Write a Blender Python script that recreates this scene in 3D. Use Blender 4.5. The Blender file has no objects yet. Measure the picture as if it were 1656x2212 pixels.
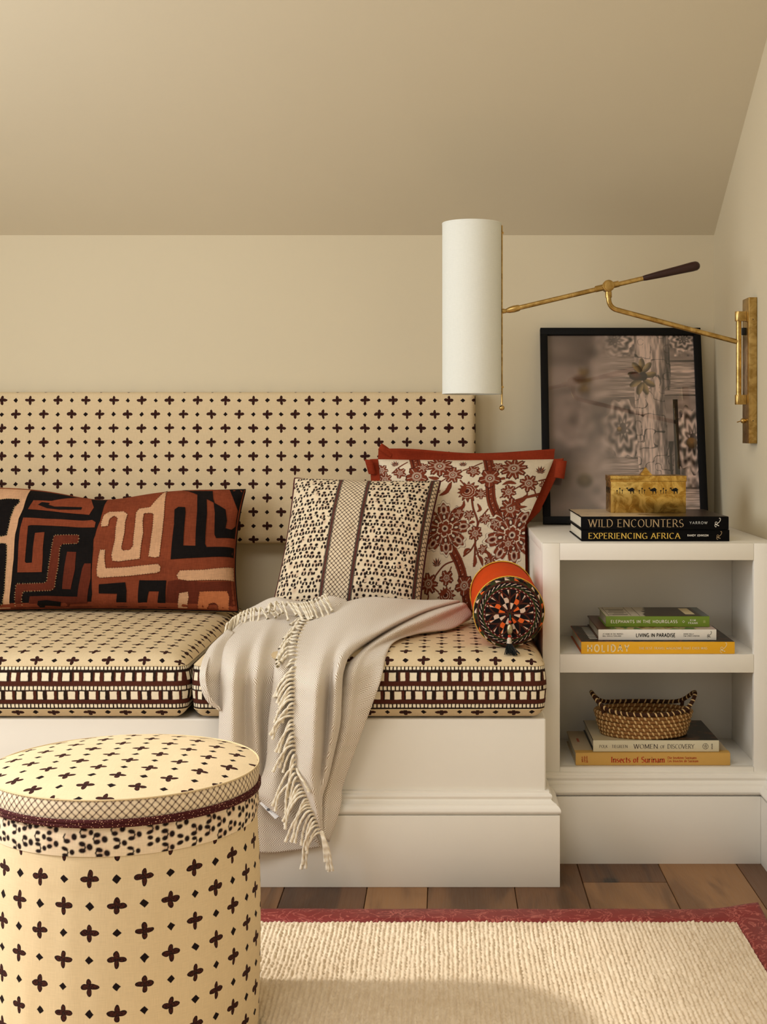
import bpy, bmesh, math, random
import numpy as np
from mathutils import Vector, Matrix

# ------------------------------------------------------------------ camera, light, exposure
scn = bpy.context.scene
COL = scn.collection
F, VX, VY, HC = 2900.0, 960.0, 936.0, 0.9214      # focal length in px, vanishing point, eye height (m)
cam_d = bpy.data.cameras.new('camera')
cam = bpy.data.objects.new('camera', cam_d); COL.objects.link(cam)
cam.location = (0, 0, HC); cam.rotation_euler = (math.pi / 2, 0, 0)
cam_d.sensor_fit = 'VERTICAL'; cam_d.sensor_height = 24.0; cam_d.lens = 24.0 * F / 2212.0
cam_d.shift_x = -(VX - 828.0) / 2212.0; cam_d.shift_y = -(1106.0 - VY) / 2212.0
cam_d.clip_start = 0.02
scn.camera = cam

scn.view_settings.view_transform = 'Standard'
scn.view_settings.look = 'None'
scn.view_settings.gamma = 1.0
scn.view_settings.use_curve_mapping = False
scn.view_settings.exposure = -0.42

scn.cycles.use_light_tree = False                  # only four lamps
scn.cycles.max_bounces = 6; scn.cycles.caustics_reflective = False; scn.cycles.caustics_refractive = False

world = bpy.data.worlds.new('daylight'); scn.world = world; world.use_nodes = True
_bg = world.node_tree.nodes['Background']
_bg.inputs[0].default_value = (0.86, 0.93, 1.0, 1); _bg.inputs[1].default_value = 0.7

def lamp(name, kind, loc, rot, energy, color, **kw):
    d = bpy.data.lights.new(name, kind); d.energy = energy; d.color = color
    for k, v in kw.items(): setattr(d, k, v)
    o = bpy.data.objects.new(name, d); COL.objects.link(o)
    o.location = loc; o.rotation_euler = rot
    return o
# sun through the gable window on the left, sky light in both windows
lamp('sun', 'SUN', (-4, 2, 4), (0, math.radians(-52), 0), 3.2, (1.0, 0.95, 0.88), angle=math.radians(3.5))
lamp('side_window_daylight', 'AREA', (-1.93, 1.705, 1.29), (0, math.radians(-90), 0), 45.0, (0.95, 0.98, 1.0),
     shape='RECTANGLE', size=1.30, size_y=1.66)
lamp('rear_window_daylight', 'AREA', (-0.95, -2.42, 1.62), (math.radians(90), 0, 0), 9.0, (1.0, 0.97, 0.93),
     shape='RECTANGLE', size=1.7, size_y=1.1)
lamp('roof_window_daylight', 'AREA', (-0.75, 0.75, 2.535), (0, 0, 0), 38.0, (1.0, 0.98, 0.96),
     shape='RECTANGLE', size=1.3, size_y=1.3)  # added fill lamp under the closed ceiling, no real roof window

# ------------------------------------------------------------------ helpers: geometry
def lin(c):
    if isinstance(c, (int, float)): c = (c, c, c)
    return tuple(((x / 255.0) / 12.92 if x / 255.0 <= 0.04045 else ((x / 255.0 + 0.055) / 1.055) ** 2.4) for x in c)
def lina(a):
    a = np.asarray(a, float) / 255.0
    return np.where(a <= 0.04045, a / 12.92, ((a + 0.055) / 1.055) ** 2.4)
def PX(x, y, Y):                       # the point at depth Y that a pixel of the survey shows
    return Vector(((x - VX) * Y / F, Y, HC - (y - VY) * Y / F))
def PZ(x, y, Z):                       # same, at height Z
    return PX(x, y, F * (HC - Z) / (y - VY))
def link(o, parent=None):
    COL.objects.link(o)
    if parent is not None: o.parent = parent
    return o
def obj(name, me, mat=None, parent=None, smooth=None):
    o = bpy.data.objects.new(name, me)
    if mat is not None and not me.materials: me.materials.append(mat)
    if smooth: 
        me.polygons.foreach_set('use_smooth', [True] * len(me.polygons))
    return link(o, parent)
def tag(o, label, cat, group=None):
    o['label'] = label; o['category'] = cat
    if group: o['group'] = group
    return o
def thing(name, label, cat, loc=(0, 0, 0), group=None, rz=0.0):
    o = bpy.data.objects.new(name, None); o.empty_display_size = 0.05
    o.location = loc; o.rotation_euler = (0, 0, rz)
    COL.objects.link(o)
    return tag(o, label, cat, group)
def struct(o, label=None, cat=None):
    o['kind'] = 'structure'
    if label: o['label'] = label; o['category'] = cat or 'room'
    return o
def arr_mesh(name, V, Q, uv=None, col=None, smooth=True):
    """fast mesh from vertex array and quad array; uv / colour per vertex"""
    V = np.asarray(V, np.float32).reshape(-1, 3); Q = np.asarray(Q, np.int32)
    me = bpy.data.meshes.new(name)
    me.vertices.add(len(V)); me.vertices.foreach_set('co', V.ravel())
    n = len(Q); k = Q.shape[1]
    me.loops.add(n * k); me.loops.foreach_set('vertex_index', Q.ravel())
    me.polygons.add(n); me.polygons.foreach_set('loop_start', np.arange(0, n * k, k, dtype=np.int32))
    try: me.polygons.foreach_set('loop_total', np.full(n, k, np.int32))
    except Exception: pass
    me.polygons.foreach_set('use_smooth', np.full(n, bool(smooth)))
    if uv is not None:
        l = me.uv_layers.new(name='UVMap')
        l.data.foreach_set('uv', np.asarray(uv, np.float32).reshape(-1, 2)[Q.ravel()].ravel())
    if col is not None:
        c = np.asarray(col, np.float32).reshape(-1, 3)
        a = me.color_attributes.new('print', 'FLOAT_COLOR', 'POINT')
        a.data.foreach_set('color', np.concatenate([c, np.ones((len(c), 1), np.float32)], 1).ravel())
    me.update(); me.validate()
    return me
def grid_q(nv, nu, wrap_u=False, flip=False, off=0):
    i = np.arange(nv - 1)[:, None]; j = np.arange(nu if wrap_u else nu - 1)[None, :]
    j2 = (j + 1) % nu
    a = i * nu + j; b = i * nu + j2; c = (i + 1) * nu + j2; d = (i + 1) * nu + j
    Q = np.stack([a, b, c, d], -1).reshape(-1, 4)
    if flip: Q = Q[:, ::-1]
    return Q + off
def grid_mesh(name, P, uv=None, col=None, wrap_u=False, flip=False, smooth=True):
    nv, nu = P.shape[:2]
    return arr_mesh(name, P, grid_q(nv, nu, wrap_u, flip), uv, col, smooth)
class MB:
    """collects quads / tris and boxes, tubes, lathes into one mesh"""
    def __init__(s): s.v = []; s.f = []
    def add(s, vs, fs):
        o = len(s.v); s.v += [tuple(v) for v in vs]; s.f += [tuple(i + o for i in f) for f in fs]; return s
    def box(s, x0, x1, y0, y1, z0, z1, M=None):
        vs = [Vector(p) for p in ((x0,y0,z0),(x1,y0,z0),(x1,y1,z0),(x0,y1,z0),(x0,y0,z1),(x1,y0,z1),(x1,y1,z1),(x0,y1,z1))]
        if M is not None: vs = [M @ v for v in vs]
        return s.add(vs, [(3,2,1,0),(4,5,6,7),(0,1,5,4),(1,2,6,5),(2,3,7,6),(3,0,4,7)])
    def tube(s, pts, r, n=10, cap=True):
        pts = [Vector(p) for p in pts]; m = len(pts)
        rs = r if isinstance(r, (list, tuple)) else [r] * m
        t0 = (pts[1] - pts[0]).normalized()
        ref = Vector((0, 0, 1)) if abs(t0.z) < 0.9 else Vector((1, 0, 0))
        nn = t0.cross(ref).normalized(); o = len(s.v)
        for i, p in enumerate(pts):
            t = (pts[min(i + 1, m - 1)] - pts[max(i - 1, 0)]).normalized()
            nn = (nn - t * nn.dot(t)).normalized(); b = t.cross(nn)
            for k in range(n):
                a = 2 * math.pi * k / n
                s.v.append(tuple(p + (nn * math.cos(a) + b * math.sin(a)) * rs[i]))
        for i in range(m - 1):
            for k in range(n):
                k2 = (k + 1) % n
                s.f.append((o + i*n + k, o + i*n + k2, o + (i+1)*n + k2, o + (i+1)*n + k))
        if cap:
            s.f.append(tuple(o + k for k in range(n))[::-1]); s.f.append(tuple(o + (m-1)*n + k for k in range(n)))
        return s
    def lathe(s, prof, c, axis=(0, 0, 1), n=24):
        ax = Vector(axis).normalized(); ref = Vector((1, 0, 0)) if abs(ax.x) < 0.9 else Vector((0, 1, 0))
        e1 = ax.cross(ref).normalized(); e2 = ax.cross(e1); c = Vector(c); o = len(s.v)
        for (r, h) in prof:
            for k in range(n):
                a = 2 * math.pi * k / n
                s.v.append(tuple(c + ax * h + (e1 * math.cos(a) + e2 * math.sin(a)) * max(r, 1e-5)))
        for i in range(len(prof) - 1):
            for k in range(n):
                k2 = (k + 1) % n
                s.f.append((o + i*n + k, o + i*n + k2, o + (i+1)*n + k2, o + (i+1)*n + k))
        return s
    def sphere(s, c, r, n=14, sc=(1, 1, 1)):
        o = len(s.v); m = n // 2
        for i in range(m + 1):
            th = math.pi * i / m
            for k in range(n):
                a = 2 * math.pi * k / n
                s.v.append((c[0] + r*sc[0]*math.sin(th)*math.cos(a), c[1] + r*sc[1]*math.sin(th)*math.sin(a), c[2] + r*sc[2]*math.cos(th)))
        for i in range(m):
            for k in range(n):
                k2 = (k + 1) % n
                s.f.append((o + (i+1)*n + k, o + (i+1)*n + k2, o + i*n + k2, o + i*n + k))
        return s
    def prism(s, poly, y0, y1, M=None):
        """polygon in (x, z) extruded from y0 to y1"""
        n = len(poly)
        vs = [Vector((p[0], y0, p[1])) for p in poly] + [Vector((p[0], y1, p[1])) for p in poly]
        if M is not None: vs = [M @ v for v in vs]
        return s.add(vs, [tuple(range(n)), tuple(range(2*n - 1, n - 1, -1))] + [(i, i + n, (i+1) % n + n, (i+1) % n) for i in range(n)])
    def mesh(s, name='mesh', smooth=False, bevel=0.0, seg=2, fix=True):
        bm = bmesh.new(); vv = [bm.verts.new(v) for v in s.v]
        for f in s.f:
            try: bm.faces.new([vv[i] for i in f])
            except ValueError: pass
        bmesh.ops.remove_doubles(bm, verts=bm.verts, dist=1e-6)
        if fix: bmesh.ops.recalc_face_normals(bm, faces=bm.faces)
        if bevel > 0:
            es = [e for e in bm.edges if len(e.link_faces) == 2 and e.calc_face_angle(0) > 0.6]
            bmesh.ops.bevel(bm, geom=es, offset=bevel, segments=seg, profile=0.5, affect='EDGES', clamp_overlap=True)
        me = bpy.data.meshes.new(name)
        bm.to_mesh(me); bm.free()
        if smooth:
            me.polygons.foreach_set('use_smooth', [True] * len(me.polygons))
            if hasattr(me, 'set_sharp_from_angle'): me.set_sharp_from_angle(angle=math.radians(40))
        return me
    def build(s, name, mat, parent=None, smooth=False, bevel=0.0, seg=2, fix=True):
        return obj(name, s.mesh(name, smooth, bevel, seg, fix), mat, parent)
def boxo(name, mat, parent, x0, x1, y0, y1, z0, z1, bevel=0.002, seg=2):
    return MB().box(x0, x1, y0, y1, z0, z1).build(name, mat, parent, smooth=bevel > 0, bevel=bevel, seg=seg)
def spline(pts, n):
    """Catmull-Rom through rows of an array (k, d) -> (n, d)"""
    p = np.asarray(pts, float); k = len(p)
    t = np.linspace(0, k - 1, n); i = np.clip(t.astype(int), 0, k - 2); f = (t - i)[:, None]
    pe = np.vstack([2 * p[0] - p[1], p, 2 * p[-1] - p[-2]])
    a, b, c, d = pe[i], pe[i + 1], pe[i + 2], pe[i + 3]
    return 0.5 * ((2*b) + (c - a)*f + (2*a - 5*b + 4*c - d)*f**2 + (3*b - a - 3*c + d)*f**3)
def vnoise(x, y, seed=0):
    """smooth value noise, numpy, about -1..1"""
    x = np.asarray(x, float); y = np.asarray(y, float)
    xi = np.floor(x).astype(np.int64); yi = np.floor(y).astype(np.int64)
    fx = x - xi; fy = y - yi; fx = fx*fx*(3 - 2*fx); fy = fy*fy*(3 - 2*fy)
    def h(a, b):
        n = (a * 374761393 + b * 668265263 + seed * 144665) & 0x7fffffff
        n = ((n ^ (n >> 13)) * 1274126177) & 0x7fffffff
        return ((n ^ (n >> 16)) & 0xffff) / 32767.5 - 1
    return (h(xi, yi)*(1-fx) + h(xi+1, yi)*fx)*(1-fy) + (h(xi, yi+1)*(1-fx) + h(xi+1, yi+1)*fx)*fy

# ------------------------------------------------------------------ helpers: node materials
class S:
    """a node socket with arithmetic"""
    def __init__(s, m, k): s.m = m; s.k = k
    def _o(s, op, *a): return s.m.math(op, s, *a)
    def __add__(s, o): return s._o('ADD', o)
    __radd__ = __add__
    def __sub__(s, o): return s._o('SUBTRACT', o)
    def __rsub__(s, o): return s.m.math('SUBTRACT', o, s)
    def __mul__(s, o): return s._o('MULTIPLY', o)
    __rmul__ = __mul__
    def __truediv__(s, o): return s._o('DIVIDE', o)
    def fract(s): return s._o('FRACT')
    def abs(s): return s._o('ABSOLUTE')
    def floor(s): return s._o('FLOOR')
    def sin(s): return s._o('SINE')
    def min(s, o): return s._o('MINIMUM', o)
    def max(s, o): return s._o('MAXIMUM', o)
    def sq(s): return s * s
    def below(s, e, w=0.02):               # 1 where s < e, soft over w
        return s.m.smooth(s, e + w, e - w)
class Mat:
    def __init__(s, name, rough=0.6, spec=0.3, metal=0.0, color=None):
        s.mat = bpy.data.materials.new(name); s.mat.use_nodes = True
        s.nt = s.mat.node_tree; s.b = s.nt.nodes['Principled BSDF']
        s.b.inputs['Roughness'].default_value = rough; s.b.inputs['Metallic'].default_value = metal
        s.b.inputs['Specular IOR Level'].default_value = spec
        if color is not None: s.b.inputs['Base Color'].default_value = (*lin(color), 1)
    def n(s, t): return s.nt.nodes.new(t)
    def put(s, inp, v):
        if isinstance(v, S): s.nt.links.new(v.k, inp)
        elif isinstance(v, (tuple, list)): inp.default_value = (*v, 1) if len(v) == 3 and len(inp.default_value) == 4 else v
        else: inp.default_value = v
    def math(s, op, *a):
        n = s.n('ShaderNodeMath'); n.operation = op
        for i, x in enumerate(a): s.put(n.inputs[i], x)
        return S(s, n.outputs[0])
    def smooth(s, v, e0, e1):
        n = s.n('ShaderNodeMapRange'); n.interpolation_type = 'SMOOTHSTEP'
        s.put(n.inputs[0], v); n.inputs[1].default_value = e0; n.inputs[2].default_value = e1
        if e0 > e1:
            n.inputs[1].default_value = e1; n.inputs[2].default_value = e0
            n.inputs[3].default_value = 1; n.inputs[4].default_value = 0
        return S(s, n.outputs[0])
    def coord(s, which='Object'):
        return S(s, s.n('ShaderNodeTexCoord').outputs[which])
    def xyz(s, vec):
        n = s.n('ShaderNodeSeparateXYZ'); s.put(n.inputs[0], vec)
        return [S(s, o) for o in n.outputs]
    def vec(s, x, y, z=0.0):
        n = s.n('ShaderNodeCombineXYZ')
        for i, v in enumerate((x, y, z)): s.put(n.inputs[i], v)
        return S(s, n.outputs[0])
    def noise(s, vec, scale, detail=2.0, rough=0.5, dist=0.0):
        n = s.n('ShaderNodeTexNoise'); s.put(n.inputs['Vector'], vec)
        n.inputs['Scale'].default_value = scale; n.inputs['Detail'].default_value = detail
        n.inputs['Roughness'].default_value = rough; n.inputs['Distortion'].default_value = dist
        return S(s, n.outputs['Fac'])
    def voro(s, vec, scale, feature='F1'):
        n = s.n('ShaderNodeTexVoronoi'); n.feature = feature; s.put(n.inputs['Vector'], vec); n.inputs['Scale'].default_value = scale
        return S(s, n.outputs['Distance'])
    def scale(s, vec, k):
        n = s.n('ShaderNodeVectorMath'); n.operation = 'MULTIPLY'; s.put(n.inputs[0], vec); n.inputs[1].default_value = k
        return S(s, n.outputs[0])
    def mix(s, f, a, b):
        n = s.n('ShaderNodeMix'); n.data_type = 'RGBA'; s.put(n.inputs[0], f)
        s.put(n.inputs[6], a); s.put(n.inputs[7], b)
        return S(s, n.outputs[2])
    def attr(s, name):
        n = s.n('ShaderNodeAttribute'); n.attribute_name = name
        return S(s, n.outputs['Color'])
    def color(s, c): s.put(s.b.inputs['Base Color'], c); return s
    def rough(s, v): s.put(s.b.inputs['Roughness'], v); return s
    def bump(s, h, strength=0.3, dist=0.001):
        n = s.n('ShaderNodeBump'); s.put(n.inputs['Height'], h)
        n.inputs['Strength'].default_value = strength; n.inputs['Distance'].default_value = dist
        s.nt.links.new(n.outputs[0], s.b.inputs['Normal']); return s
def plain(name, c, rough=0.6, spec=0.3, metal=0.0, var=0.06, scale=60, bump=0.0):
    """flat colour with a little procedural unevenness"""
    m = Mat(name, rough, spec, metal); o = m.coord('Object'); nz = m.noise(o, scale, 3)
    c = np.array(lin(c)); m.color(m.mix(nz, tuple(c * (1 - var)), tuple(np.minimum(c * (1 + var), 1))))
    if bump: m.bump(nz, bump, 0.001)
    return m.mat
def weave(m, u, v, k=900.0):
    """linen threads: fine uneven lines both ways, u, v in metres; 0..1"""
    a = m.noise(m.vec(u * (k * 0.06), v * k), 1.0, 1.0); b = m.noise(m.vec(u * k, v * (k * 0.06)), 1.0, 1.0)
    return (a + b) * 0.5
def print_mat(name, rough=0.85, bumpk=0.25, weavek=900.0, amount=0.12):
    """fabric whose flat print is the colour attribute 'print'"""
    m = Mat(name, rough, 0.15); uv = m.coord('UV'); u, v, _ = m.xyz(uv)
    w = weave(m, u, v, weavek); c = m.attr('print')
    n = m.n('ShaderNodeMix'); n.data_type = 'RGBA'; n.blend_type = 'MULTIPLY'; n.inputs[0].default_value = 1.0
    m.put(n.inputs[6], c); k = (w - 0.5) * (amount * 4) + 1.0
    m.put(n.inputs[7], m.vec(k, k, k)); m.color(S(m, n.outputs[2])); m.bump(w, bumpk, 0.0006)
    return m.mat
CREAM, DARK, BROWN = lin((217, 195, 158)), lin((24, 12, 11)), lin((66, 30, 22))
PITCH = 0.0735
def cross_fabric(m, u, v, base=CREAM):
    """block-printed crosses and small diamonds, u, v in metres"""
    q = m.vec(u, v, 0.0)
    wob = (m.noise(q, 60.0, 1.0) - 0.5) * 0.07; wob2 = (m.noise(m.vec(v, u, 3.1), 60.0, 1.0) - 0.5) * 0.07
    U = u / PITCH + wob; V = v / PITCH + wob2
    def cell(du, dv): return (U + du).fract() - 0.5, (V + dv).fract() - 0.5
    def cross(x, y):
        h = ((x.abs() - 0.088) / 0.090).sq() + ((y - 0.008) / 0.056).sq()
        w = (x / 0.050).sq() + ((y.abs() - 0.085) / 0.084).sq()
        return h.min(w)
    d = cross(*cell(0, 0)).min(cross(*cell(0.5, 0.5)))
    def dia(x, y): return (x.abs() + y.abs()) / 0.084
    e = dia(*cell(0.5, 0)).min(dia(*cell(0, 0.5)))
    inside = m.noise(q, 420.0, 2.0)
    ink = m.mix((d - 0.55).abs().below(0.42, 0.25) * inside.below(0.52, 0.12), DARK, BROWN)
    ink = m.mix(d.below(0.62, 0.3) * inside.below(0.55, 0.1), DARK, BROWN)
    lw = weave(m, u, v); base2 = tuple(x * 0.80 for x in base)
    ground = m.mix(lw, base2, tuple(min(1, x * 1.12) for x in base))
    c = m.mix(d.below(1.0, 0.12), ground, ink)
    return m.mix(e.below(1.0, 0.10), c, DARK), lw
# ------------------------------------------------------------------ room shell
XR, XL, YB, YF = 0.722, -2.0, 3.6, -2.5
ZK, SL = 1.4527, 0.60                      # knee-wall height, ceiling slope
ZTOP = 2.55; YK = YB - (ZTOP - ZK) / SL    # where the slope meets the flat ceiling
def wall_mat(name, c, rough=0.75, k=140.0):
    m = Mat(name, rough, 0.2); o = m.coord('Object'); a = m.noise(o, 3.0, 3); b = m.noise(o, k, 3)
    cc = np.array(lin(c)); m.color(m.mix(a, tuple(cc * 0.975), tuple(cc * 1.02))); m.bump(b, 0.05, 0.0015)
    return m.mat
M_WALL = wall_mat('wall_paint_cream', (214, 202, 175))
M_CEIL = wall_mat('ceiling_paint_cream', (213, 202, 178))
m = Mat('trim_paint_white', 0.42, 0.35); o_ = m.coord('Object'); b_ = m.noise(m.scale(o_, (12.0, 260.0, 260.0)), 1.0, 2); a_ = m.noise(o_, 5.0, 3)
cc = np.array(lin((236, 231, 221))); m.color(m.mix(a_, tuple(cc * 0.97), tuple(cc * 1.02))); m.bump(b_, 0.05, 0.001)
M_TRIM = m.mat

def quad_slab(name, pts, n, t, mat):
    """wall panel: polygon pts, thickness t away along n"""
    b = MB(); k = len(pts); vs = [Vector(p) for p in pts]; w = [v + Vector(n) * t for v in vs]
    b.add(vs + w, [tuple(range(k)), tuple(range(2*k - 1, k - 1, -1))] + [(i, i + k, (i+1) % k + k, (i+1) % k) for i in range(k)])
    return b.build(name, mat)
struct(quad_slab('wall_back', [(XL, YB, 0), (XR, YB, 0), (XR, YB, ZK), (XL, YB, ZK)], (0, 1, 0), 0.1, M_WALL))
struct(quad_slab('wall_right', [(XR, YB, 0), (XR, YF, 0), (XR, YF, ZTOP), (XR, YK, ZTOP), (XR, YB, ZK)], (1, 0, 0), 0.1, M_WALL))
cl = MB()
cl.add([(XL, YB, ZK), (XR, YB, ZK), (XR, YK, ZTOP), (XL, YK, ZTOP), (XR, YF, ZTOP), (XL, YF, ZTOP),
        (XL, YB, ZK+.1), (XR, YB, ZK+.1), (XR, YK, ZTOP+.1), (XL, YK, ZTOP+.1), (XR, YF, ZTOP+.1), (XL, YF, ZTOP+.1)],
       [(0, 1, 2, 3), (3, 2, 4, 5), (6, 9, 8, 7), (9, 11, 10, 8), (0, 6, 7, 1), (5, 4, 10, 11), (0, 3, 9, 6), (3, 5, 11, 9), (1, 7, 8, 2), (2, 8, 10, 4)])
struct(cl.build('ceiling', M_CEIL))
rw = MB()
for (x0, x1, y0, y1) in ((-1.44, -1.40, .06, 1.44), (-.10, -.06, .06, 1.44), (-1.40, -.10, .06, .10), (-1.40, -.10, 1.40, 1.44)): rw.box(x0, x1, y0, y1, ZTOP - .03, ZTOP - .001)
struct(rw.build('window_3', M_TRIM))  # made-up trim around the added ceiling fill lamp, no opening behind it
# left gable wall with its window opening (outside the picture, lights the alcove)
WY0, WY1, WZ0, WZ1 = 0.85, 2.56, 0.62, 1.96
wl = MB()
for (y0, y1, zz) in ((WY1, YB, None), (YF, WY0, None)):
    zt0 = min(ZTOP, ZK + (YB - y0) * SL); zt1 = min(ZTOP, ZK + (YB - y1) * SL)
    wl.add([(XL, y0, 0), (XL, y1, 0), (XL, y1, zt1), (XL, y0, zt0), (XL-.1, y0, 0), (XL-.1, y1, 0), (XL-.1, y1, zt1), (XL-.1, y0, zt0)],
           [(0,1,2,3),(7,6,5,4),(0,4,5,1),(1,5,6,2),(2,6,7,3),(3,7,4,0)])
wl.box(XL-.1, XL, WY0, WY1, 0, WZ0)
zt1 = ZK + (YB - WY1) * SL
wl.add([(XL, WY0, WZ1), (XL, WY1, WZ1), (XL, WY1, zt1), (XL, WY0, ZTOP), (XL-.1, WY0, WZ1), (XL-.1, WY1, WZ1), (XL-.1, WY1, zt1), (XL-.1, WY0, ZTOP)],
       [(0,1,2,3),(7,6,5,4),(0,4,5,1),(1,5,6,2),(2,6,7,3),(3,7,4,0)])
struct(wl.build('wall_left', M_WALL))
wf = MB(); RX0, RX1, RZ0, RZ1 = -1.85, -0.05, 1.0, 2.25
wf.box(XL, RX0, YF-.1, YF, 0, ZTOP).box(RX1, XR, YF-.1, YF, 0, ZTOP).box(RX0, RX1, YF-.1, YF, 0, RZ0).box(RX0, RX1, YF-.1, YF, RZ1, ZTOP)
struct(wf.build('wall_front', M_WALL))
w1 = MB()
for (y0, y1, z0, z1) in ((WY0, WY0+.04, WZ0, WZ1), (WY1-.04, WY1, WZ0, WZ1), (WY0, WY1, WZ0, WZ0+.04), (WY0, WY1, WZ1-.04, WZ1)):
    w1.box(XL-.08, XL-.03, y0, y1, z0, z1)
struct(w1.build('window_1', M_TRIM))
w2 = MB()
for (x0, x1, z0, z1) in ((RX0, RX0+.04, RZ0, RZ1), (RX1-.04, RX1, RZ0, RZ1), (RX0, RX1, RZ0, RZ0+.04), (RX0, RX1, RZ1-.04, RZ1), (-.97, -.93, RZ0, RZ1)):
    w2.box(x0, x1, YF-.08, YF-.03, z0, z1)
struct(w2.build('window_2', M_TRIM))

# ------------------------------------------------------------------ plank floor
m = Mat('oak_plank', 0.42, 0.4)
oi = m.n('ShaderNodeObjectInfo'); rnd = S(m, oi.outputs['Random'])
ob = m.coord('Object'); gx, gy, gz = m.xyz(ob)
off = rnd * 37.0
g1 = m.noise(m.vec(gx * 9.0 + off, gy * 1.6, off), 1.0, 3, 0.55, 1.2)
rings = ((g1 * 15.0).sin() * 0.5 + 0.5)
fine = m.noise(m.vec(gx * 420.0, gy * 14.0, off), 1.0, 3)
tone = m.mix(rnd, lin((96, 62, 36)), lin((152, 110, 68)))
dk = m.mix(rnd, lin((54, 32, 18)), lin((104, 70, 40)))
c1 = m.mix(rings * 0.75 + fine * 0.3, dk, tone)
knot = m.voro(m.vec(gx * 3.1 + off, gy * 2.3, off), 1.0)
c2 = m.mix(knot.below(0.05, 0.02), c1, lin((22, 12, 8)))
m.color(c2); m.rough(fine * 0.25 + 0.28); m.bump(fine * 0.6 + rings * 0.4, 0.25, 0.0008)
M_OAK = m.mat
fl = MB().box(XL, XR, YF, YB, -0.06, -0.016).build('floor', plain('floor_underlay', (50, 34, 22)))
struct(fl)
rs = random.Random(4)
xe = [-2.0, -1.83, -1.69, -1.52, -1.38, -1.21, -1.04, -0.90, -0.77, -0.62, -0.475, -0.325, -0.157, -0.034, 0.142, 0.283, 0.457, 0.624, XR]
for i in range(len(xe) - 1):
    x0, x1 = xe[i], xe[i + 1]
    cuts = [YF]; y = YF + rs.uniform(0.3, 1.2)
    while y < YB - 0.3: cuts.append(y); y += rs.uniform(0.9, 1.5)
    cuts.append(YB)
    if abs(x0 - 0.283) < 1e-6: cuts = [c for c in cuts if not 2.2 < c < 3.3]; cuts.append(2.755); cuts.sort()
    elif x0 > -0.5: cuts = [c for c in cuts if not 2.4 < c < 3.05]
    for a, b in zip(cuts, cuts[1:]):
        p = MB().box(-(x1-x0)/2+.0006, (x1-x0)/2-.0006, -(b-a)/2+.0006, (b-a)/2-.0006, -0.016, 0).build('plank', M_OAK, fl, smooth=True, bevel=0.0012, seg=1)
        p.location = ((x0 + x1) / 2, (a + b) / 2, 0)

# ------------------------------------------------------------------ mouldings, bench, shelf unit
MPROF = [(0, .1905), (.0062, .190), (.0068, .1855), (.0105, .184), (.0122, .180), (.0115, .1765), (.0100, .174), (.0115, .1715), (.0165, .168), (.0205, .1665),
         (.0210, .1645), (.0245, .162), (.0275, .158), (.0288, .1535), (.0280, .1500), (.0245, .1478), (.0225, .1472), (.0225, .1455)]
def mould(rows):
    """rows: function (d) -> list of xy points along the run"""
    b = MB(); runs = [rows(d) for d, z in MPROF]; k = len(runs[0]); vs = []; fs = []
    for (d, z), r in zip(MPROF, runs): vs += [(x, y, z) for x, y in r]
    for i in range(len(MPROF) - 1):
        for j in range(k - 1): fs.append((i*k + j, i*k + j + 1, (i+1)*k + j + 1, (i+1)*k + j))
    return b.add(vs, fs)
def shade_smooth(me, ang=25):
    me.polygons.foreach_set('use_smooth', [True] * len(me.polygons))
    if hasattr(me, 'set_sharp_from_angle'): me.set_sharp_from_angle(angle=math.radians(ang))
BX, BY, BZ = 0.2075, 2.752, 0.336           # bench right end, front face, top
bench = thing('daybed_bench', 'white painted built-in bench with moulded plinth under the seat cushions', 'bench', (-0.9, 3.1, 0))
def bp(name, o): o.parent = bench; o.matrix_parent_inverse = Matrix.Translation((0.9, -3.1, 0)); return o
def keep(o, parent):                          # parent without moving
    o.parent = parent; o.matrix_parent_inverse = Matrix.Translation(-Vector(parent.location)) ; return o
keep(boxo('seat_box', M_TRIM, None, XL + .001, BX, BY, YB - .001, 0.0, BZ, 0.004, 3), bench)
me = mould(lambda d: [(XL + .001, BY - d), (BX + d, BY - d), (BX + d, 2.868)]).mesh('plinth_moulding'); shade_smooth(me)
keep(obj('plinth_moulding', me, M_TRIM), bench)
keep(boxo('plinth', M_TRIM, None, XL + .001, BX + .0265, BY - .028, 2.871, 0.0, .1450, 0.0012), bench)

CX0, CX1, CY0, CZ = 0.2114, XR - .001, 2.90, 0.684
unit = thing('shelf_unit', 'white built-in open shelf unit with two cubbies beside the bench', 'shelf unit', (0.46, 3.25, 0))
def cu(name, *a, bevel=0.0006): return keep(boxo(name, M_TRIM, None, *a, bevel), unit)
cu('top_board', CX0 - .0012, CX1, CY0 + .0181, YB - .001, 0.664, CZ, bevel=0.0012)
cu('side_panel', CX0, 0.232, CY0 + .0182, YB - .002, 0.0, .6638)
cu('side_panel', 0.679, CX1, CY0 + .018, YB - .002, 0.0, .6638)
cu('stile', CX0, 0.249, CY0, CY0 + .0180, 0.146, CZ - .0003, bevel=0.0018); cu('stile', 0.6675, CX1, CY0, CY0 + .0178, 0.146, CZ - .0003, bevel=0.0018)
cu('rail', 0.2491, 0.6674, CY0, CY0 + .0178, .6474, CZ - .0003)
cu('rail', 0.2491, 0.6674, CY0, CY0 + .0178, .4044, .4437)
cu('rail', 0.2491, 0.6674, CY0, CY0 + .0178, .146, .2000)
cu('shelf_board', 0.2325, 0.6788, CY0 + .018, 3.1715, .4230, .4437)
cu('shelf_board', 0.2325, 0.6788, CY0 + .018, 3.1715, .1800, .2000)
cu('back_panel', 0.2322, 0.6788, 3.172, 3.184, .146, .6636)
me = mould(lambda d: [(BX + .004, CY0 - d), (XR - .0215, CY0 - d)]).mesh('plinth_moulding'); shade_smooth(me)
keep(obj('plinth_moulding', me, M_TRIM), unit)
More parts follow.
